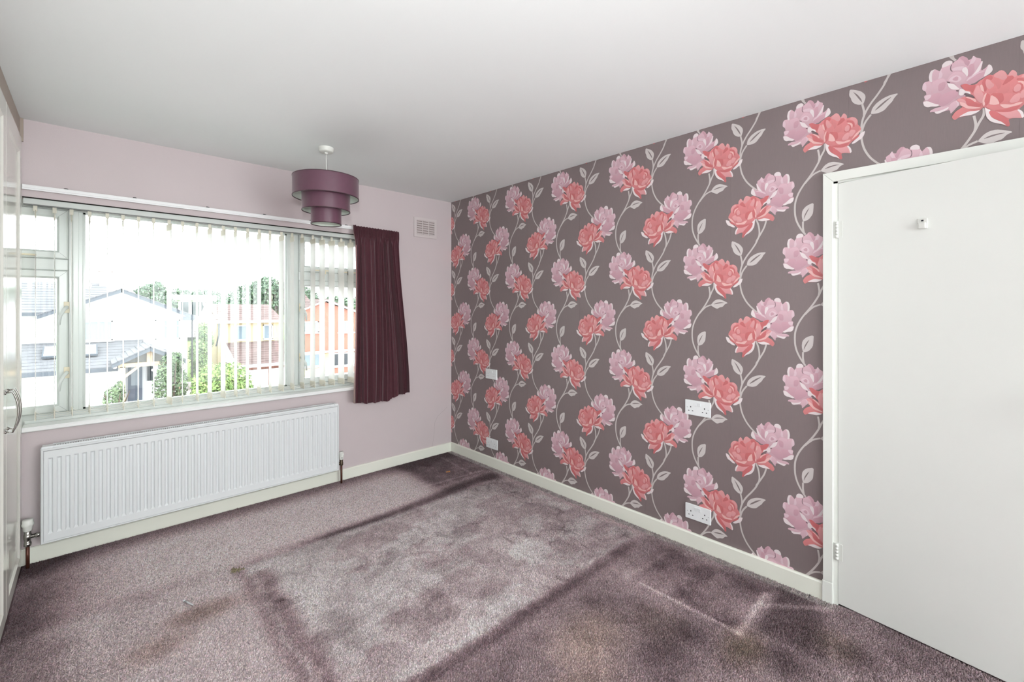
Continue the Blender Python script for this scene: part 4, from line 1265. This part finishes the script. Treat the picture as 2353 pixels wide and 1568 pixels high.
def tiled_slope(parent, x0, x1, ya, za, yb_, zb, material, n, name='tile_course', thick=.03, skew0=0.0, skew1=0.0):
    """overlapping courses from the eave (ya, za) to the ridge (yb, zb)"""
    for k in range(n):
        t0 = k / n; t1 = (k + 1.12) / n
        y0 = ya + (yb_ - ya) * t0; z0 = za + (zb - za) * t0; y1 = ya + (yb_ - ya) * t1; z1 = za + (zb - za) * t1
        a0, a1 = x0 + skew0 * t0, x1 + skew1 * t0
        e0, e1 = x0 + skew0 * t1, x1 + skew1 * t1
        b = MB()
        b.add([(a0, y0, z0 + thick), (a1, y0, z0 + thick), (e1, y1, z1 + .004), (e0, y1, z1 + .004), (a0, y0, z0 - .02), (a1, y0, z0 - .02), (e1, y1, z1 - .02), (e0, y1, z1 - .02)],
              [(0, 1, 2, 3), (4, 7, 6, 5), (0, 4, 5, 1), (1, 5, 6, 2), (2, 6, 7, 3), (3, 7, 4, 0)])
        b.build(name, material, parent)

# --- white house with the gable
hA = thing('white_house', (1.2, 35, GZ), 'white rendered gabled house with grey roofs and an oak porch across the street', 'house')
YG = 33.0
b = MB()
gp = [(-1.75, GZ), (4.15, GZ), (4.15, .93), (1.16, 2.28), (-1.75, 1.02)]
b.prism(gp, 'y', YG, YG + 9)
b.box(-9, -1.75, YG + 1.6, YG + 8, GZ, 1.0)
b.build('wall', M_render, hA)
for (xa, za, xb, zb) in ((-2.05, 1.00, 1.18, 2.42), (1.14, 2.42, 4.50, .86)):
    b = MB()
    b.prism([(xa, za), (xb, zb), (xb, zb - .20), (xa, za - .20)], 'y', YG - .35, YG - .28)
    b.build('barge_board', M_fascia, hA)
    b = MB()
    n = 18
    sgn = 1 if xb > xa and zb > za else -1
    for k in range(12):
        t0, t1 = k / 12, (k + 1.1) / 12
        if zb > za: P = [(xa + (xb - xa) * t0, za + (zb - za) * t0), (xa + (xb - xa) * t1, za + (zb - za) * t1)]
        else: P = [(xb + (xa - xb) * t0, zb + (za - zb) * t0), (xb + (xa - xb) * t1, zb + (za - zb) * t1)]
        (xq, zq), (xr, zr) = P
        b.prism([(xq, zq + .045), (xr, zr + .015), (xr, zr - .01), (xq, zq - .01)], 'y', YG - .38, YG + 9)
    b.build('gable_roof_slope', M_tile, hA)
b = MB()
b.box(4.30, 4.50, YG - .38, YG + 9, .72, .84); b.box(3.85, 4.45, YG - .34, YG - .2, .62, .84)
b.build('gutter', M_fascia, hA)
b = MB()
b.tube([(4.36, YG - .30, .75), (4.36, YG - .20, .5), (4.36, YG - .15, GZ)], .035, 8)
b.build('downpipe', M_tile, hA)
# main roof of the wing behind the left of the gable
tiled_slope(hA, -9, .6, YG + .9, 1.10, YG + 4.6, 2.86, M_tile, 12)
b = MB()
b.box(-9, -1.78, YG + .78, YG + .92, .95, 1.09)
b.build('gutter', M_fascia, hA)
b = MB()
b.box(.3, .85, YG + 4.2, YG + 4.9, 2.3, 3.75); b.box(.22, .93, YG + 4.12, YG + 4.98, 3.6, 3.78)
b.tube([(.58, YG + 4.5, 3.75), (.58, YG + 4.5, 4.1)], .11, 10)
b.build('chimney', M_chim, hA)
b = MB()
b.box(-2.4, -2.0, YG + 5.0, YG + 5.5, 2.4, 3.2)
b.build('chimney', M_chim, hA)
house_window(hA, -.36, .80, -.42, .66, YG, bars=(.22, .50))
house_window(hA, 2.62, 3.80, -.48, .66, YG, bars=(3.24,), trans=.30)
house_window(hA, -4.6, -3.4, -.42, .66, YG + 1.6, bars=(-4.0,))
# lean-to roof over garage
b = MB()
b.box(-9, 1.0, 30.4, YG, GZ, -1.66)
b.build('garage_wall', M_render, hA)
tiled_slope(hA, -9, .95, 30.0, -1.62, YG, -.52, M_tile, 9, skew1=1.15)
b = MB()
b.box(-9, .92, 29.90, 30.06, -1.80, -1.63)
b.build('gutter', M_fascia, hA)
b = MB()
b.box(-9, 2.1, YG - .06, YG + .01, -.56, -.44)
b.build('lead_flashing', M_tile, hA)
for x0, x1 in ((-1.75, -1.20), (-.55, .12)):
    b = MB()
    vs = []
    b.prism([(31.2, -1.10), (32.3, -.68), (32.27, -.58), (31.17, -1.00)], 'x', x0 - .06, x1 + .06)
    f = b.build('skylight_frame', M_fascia, hA)
    b = MB()
    b.prism([(31.28, -1.03), (32.2, -.68), (32.18, -.57), (31.24, -.975)], 'x', x0, x1)
    b.build('skylight_pane', M_frame, f)
for x0, x1 in ((-4.2, -1.0), (-.32, .66)):
    b = MB()
    b.box(x0, x1, 30.36, 30.42, GZ, -1.86)
    g = b.build('garage_door', M_garage, hA)
    for k in range(4):
        b = MB()
        b.box(x0 + .12, x1 - .12, 30.33, 30.37, GZ + .15 + k * .52, GZ + .57 + k * .52)
        b.build('door_panel', M_garage, g)
# oak porch
b = MB()
b.box(1.0, 3.4, 32.2, 32.4, GZ, -1.4)
b.build('porch_wall', mat('porch_shaded_render', ext(222, 226, 230), .85, .2), hA)
for x in (1.06, 3.28):
    b = MB(); b.box(x - .10, x + .10, 28.92, 29.12, GZ, -1.52); b.build('oak_post', M_oak, hA)
b = MB(); b.box(.90, 3.44, 28.92, 29.12, -1.56, -1.36); b.build('oak_beam', M_oak, hA)
b = MB(); b.box(1.98, 2.20, 28.94, 29.10, -1.37, -.80); b.build('king_post', M_oak, hA)
b = MB(); b.prism([(1.14, -2.10), (1.14, -1.92), (1.62, -1.52), (1.78, -1.52)], 'y', 28.95, 29.08); b.build('oak_brace', M_oak, hA)
for s in (-1, 1):
    xa = 2.09 + s * 1.44
    b = MB()
    b.prism([(2.09, -.60), (xa, -1.34), (xa, -1.54), (2.09, -.80)], 'y', 28.60, 28.68)
    b.build('porch_barge_board', M_fascia, hA)
    b = MB()
    for k in range(7):
        t0, t1 = k / 7, (k + 1.12) / 7
        P = [(xa + (2.09 - xa) * t0, -1.33 + .74 * t0), (xa + (2.09 - xa) * t1, -1.33 + .74 * t1)]
        b.prism([(P[0][0], P[0][1] + .05), (P[1][0], P[1][1] + .015), (P[1][0], P[1][1] - .01), (P[0][0], P[0][1] - .01)], 'y', 28.56, 33.0)
    b.build('porch_roof_slope', M_tile, hA)
b = MB(); b.prism([(1.0, -1.40), (3.18, -1.40), (2.09, -.85)], 'y', 29.3, 29.36); b.build('porch_gable_boarding', mat('grey_boarding', ext(150, 150, 148), .8, .2), hA)
b = MB(); b.box(1.40, 2.0, 32.12, 32.2, GZ, -1.62); g = b.build('front_door', M_doorb, hA)
b = MB(); b.box(1.52, 1.88, 32.09, 32.13, -2.9, -1.75); b.build('door_glass', M_pane, g)
b = MB(); b.box(2.22, 2.50, 32.14, 32.2, -2.72, -1.92); b.build('side_light', M_panedark, hA)
for x, z in ((.78, -1.52), (2.22, -1.78), (3.48, -1.52)):
    b = MB(); b.lathe([(0, z + .07), (.06, z + .05), (.08, z), (.06, z - .05), (0, z - .07)], x, 28.9, 12); b.build('porch_lamp', M_frame, hA)
# --- pair with the yellow front
hB = thing('yellow_brick_house', (9, 39, GZ), 'yellow brick house with brown tiled roofs beyond the round shrub', 'house')
b = MB(); b.box(6.55, 10.9, 38, 46, GZ, .42); b.build('wall', M_yellow, hB)
b = MB(); b.prism([(38, .42), (46, .42), (42, 2.0)], 'x', 6.55, 6.75); b.build('side_gable', M_yellow, hB)
tiled_slope(hB, 6.35, 10.9, 37.7, .36, 42.0, 1.62, M_brown, 9)
b = MB(); b.prism([(37.6, .30), (42.0, 1.66), (42.0, 1.86), (37.6, .50)], 'x', 6.24, 6.36); b.build('barge_board', M_frame, hB)
b = MB(); b.box(6.30, 10.95, 37.56, 37.72, .24, .42); b.build('fascia', M_frame, hB)
house_window(hB, 7.72, 8.52, -1.04, .06, 38, dark=False); house_window(hB, 9.50, 10.18, -1.06, .06, 38)
b = MB(); b.box(6.9, 11.0, 34.3, 38, GZ, -2.62); b.build('garage_wall', M_red, hB)
tiled_slope(hB, 7.0, 11.0, 34.0, -2.48, 38.0, -1.20, M_brown, 10, skew0=-.0)
b = MB(); b.box(6.95, 11.05, 33.86, 34.02, -2.66, -2.47); b.build('fascia', M_frame, hB)
b = MB(); b.prism([(34, -2.5), (38, -1.15), (38, -2.5)], 'x', 6.86, 7.02); b.build('roof_cheek', M_frame, hB)
for x0, x1 in ((7.2, 8.9), (9.05, 10.8)):
    b = MB(); b.box(x0, x1, 34.24, 34.3, GZ, -2.88); b.build('garage_door', M_garage, hB)
b = MB(); b.tube([(6.62, 37.9, .3), (6.62, 37.9, -.6), (6.45, 37.9, -1.4)], .05, 8); b.build('downpipe', M_fascia, hB)
# --- red brick gable
hC = thing('red_brick_house', (10.5, 30, GZ), 'red brick gabled house seen through the right hand casement', 'house')
b = MB(); b.prism([(8.92, GZ), (12.6, GZ), (12.6, .98), (10.45, 1.73), (8.92, 1.14)], 'y', 28, 30.2); b.build('wall', M_red, hC)
for (xa, za, xb, zb) in ((8.70, 1.14, 10.47, 1.91), (10.44, 1.91, 12.78, 1.03)):
    b = MB(); b.prism([(xa, za), (xb, zb), (xb, zb - .12), (xa, za - .12)], 'y', 27.78, 27.84); b.build('barge_board', M_frame, hC)
    b = MB()
    for k in range(10):
        t0, t1 = k / 10, (k + 1.1) / 10
        if zb > za: P = [(xa + (xb - xa) * t0, za + (zb - za) * t0), (xa + (xb - xa) * t1, za + (zb - za) * t1)]
        else: P = [(xb + (xa - xb) * t0, zb + (za - zb) * t0), (xb + (xa - xb) * t1, zb + (za - zb) * t1)]
        (xq, zq), (xr, zr) = P
        b.prism([(xq, zq + .04), (xr, zr + .013), (xr, zr - .01), (xq, zq - .01)], 'y', 27.74, 30.3)
    b.build('gable_roof_slope', M_brown, hC)
tiled_slope(hC, 9.35, 10.9, 30.3, 1.05, 33.0, 2.35, M_brown, 9)
house_window(hC, 9.14, 10.06, -.14, .54, 28, bars=(9.60,)); house_window(hC, 11.28, 12.25, -.19, .52, 28, bars=(11.77,))
house_window(hC, 9.01, 10.15, -2.21, -1.40, 28, bars=(9.58,)); house_window(hC, 10.94, 12.34, -2.32, -1.47, 28, bars=(11.55,), dark=True)
b = MB(); b.box(8.92, 10.76, 27.92, 28.0, GZ, -2.30); b.box(10.15, 10.85, 27.92, 28.0, -2.30, -1.45); b.build('yellow_panel', M_yellow, hC)
b = MB(); b.box(8.84, 12.7, 27.3, 27.92, -1.35, -1.28); b.build('bay_canopy', M_frame, hC)
# --- a far bungalow roof between the trees
hD = thing('distant_bungalow', (5.5, 62, GZ + 2), 'distant pale flat roofed building between the white house and the trees', 'building')
b = MB(); b.box(6.0, 10.2, 62, 68, -2.0, 2.2); b.build('wall', M_render, hD)
b = MB(); b.box(5.6, 10.6, 61.6, 68.4, 2.2, 2.8); b.build('flat_roof', mat('pale_flat_roof', ext(200, 202, 204), .8, .2), hD)
b = MB()
for x in (6.2, 7.2, 8.2, 9.1): b.box(x, x + .7, 61.95, 62.02, .4, 2.0)
b.build('window_band', M_panedark, hD)

# --- planting
shrub('round_shrub', (4.7, 25.6, GZ), [(4.3, 25.6, -2.3, .95, .9, .95), (5.0, 25.7, -2.35, .9, .9, 1.0), (4.6, 25.4, -1.95, .7, .7, .65), (5.4, 25.8, -2.8, .6, .7, .7), (3.9, 25.5, -2.8, .6, .7, .6)],
      5200, .085, M_leafb, 'bright green rounded shrub in the front garden outside the window', 'shrub', 3)
shrub('porch_climber', (2.75, 28.0, GZ), [(2.55, 28.0, -2.6, .42, .4, 1.0), (2.75, 28.1, -1.7, .40, .4, .75), (3.05, 28.2, -1.35, .32, .35, .5), (3.2, 28.3, -2.5, .38, .4, .9)],
      3600, .075, M_leafd, 'tall dark climbing shrub beside the oak porch', 'shrub', 4)
shrub('low_porch_bush', (.75, 28.1, GZ), [(.68, 28.1, -2.9, .36, .33, .55), (.90, 28.1, -2.6, .22, .25, .5)],
      1100, .07, M_leafd, 'small dark bush at the left foot of the oak porch', 'shrub', 5)
shrub('hedge', (5.35, 36.5, GZ), [(5.2, 36.4, -1.7, .55, .7, 1.0), (5.6, 36.8, -.9, .5, .7, .75), (5.3, 36, -2.9, .6, .7, 1.2), (5.75, 38.4, -.2, .4, .7, .5)],
      4200, .11, M_leafh, 'green hedge in the gap between the white and yellow houses', 'hedge', 6)
shrub('large_tree', (13.2, 54, GZ), [(12.0, 54, 1.9, 1.9, 1.6, 1.9), (14.0, 54, 2.6, 2.0, 1.8, 2.1), (16.2, 54, 2.4, 2.0, 1.8, 2.1), (13.0, 53, 3.2, 1.3, 1.2, 1.1), (10.6, 54, 1.2, 1.4, 1.2, 1.3), (18, 55, 2, 1.8, 1.6, 1.8)],
      9500, .19, M_leaft, 'large leafy tree rising behind the yellow brick house', 'tree', 7,
      trunk=[([(13.6, 54, GZ), (13.5, 54, 0), (12.4, 54, 2.6)], [.35, .25, .08]), ([(13.5, 54, 0), (14.6, 54, 3.0)], [.2, .07]), ([(13.6, 54, -.6), (16.0, 54, 2.6)], [.2, .07])])
shrub('spindly_tree', (3.9, 52, GZ), [(3.6, 52, 2.9, .8, .6, .55), (4.3, 52, 3.3, .5, .5, .45), (4.5, 52, 2.2, .9, .6, .8), (5.0, 52, 1.6, .8, .6, .6)],
      1500, .13, M_leaft, 'thin tree top showing over the roof of the white house', 'tree', 8,
      trunk=[([(4.3, 52, GZ), (4.3, 52, 1.6), (3.6, 52, 3.0)], [.14, .1, .03]), ([(4.3, 52, 1.4), (4.5, 52, 3.3)], [.08, .03])])
shrub('hillside_tree', (6.8, 78, 0), [(6.0, 78, 2.6, 2.2, 1.5, 2.0), (9.0, 79, 2.4, 2.4, 1.5, 1.6), (12.5, 80, 2.4, 2.6, 1.5, 1.7)],
      3200, .26, M_leaft, 'blurred row of far trees on the hill behind the flat roofed building', 'tree', 9,
      trunk=[([(6.2, 78, -1), (6.2, 78, 2.6)], [.25, .1]), ([(9, 79, -1), (9, 79, 2.4)], [.25, .1]), ([(12.5, 80, -1), (12.5, 80, 2.4)], [.25, .1])])
shrub('side_tree', (20.5, 50, GZ), [(19.6, 50, 1.2, 1.6, 1.4, 1.5), (21.5, 50, 1.0, 1.8, 1.4, 1.6)],
      2400, .19, M_leaft, 'tree behind the right end of the red brick house', 'tree', 10,
      trunk=[([(20.5, 50, GZ), (20.5, 50, .8)], [.3, .15])])
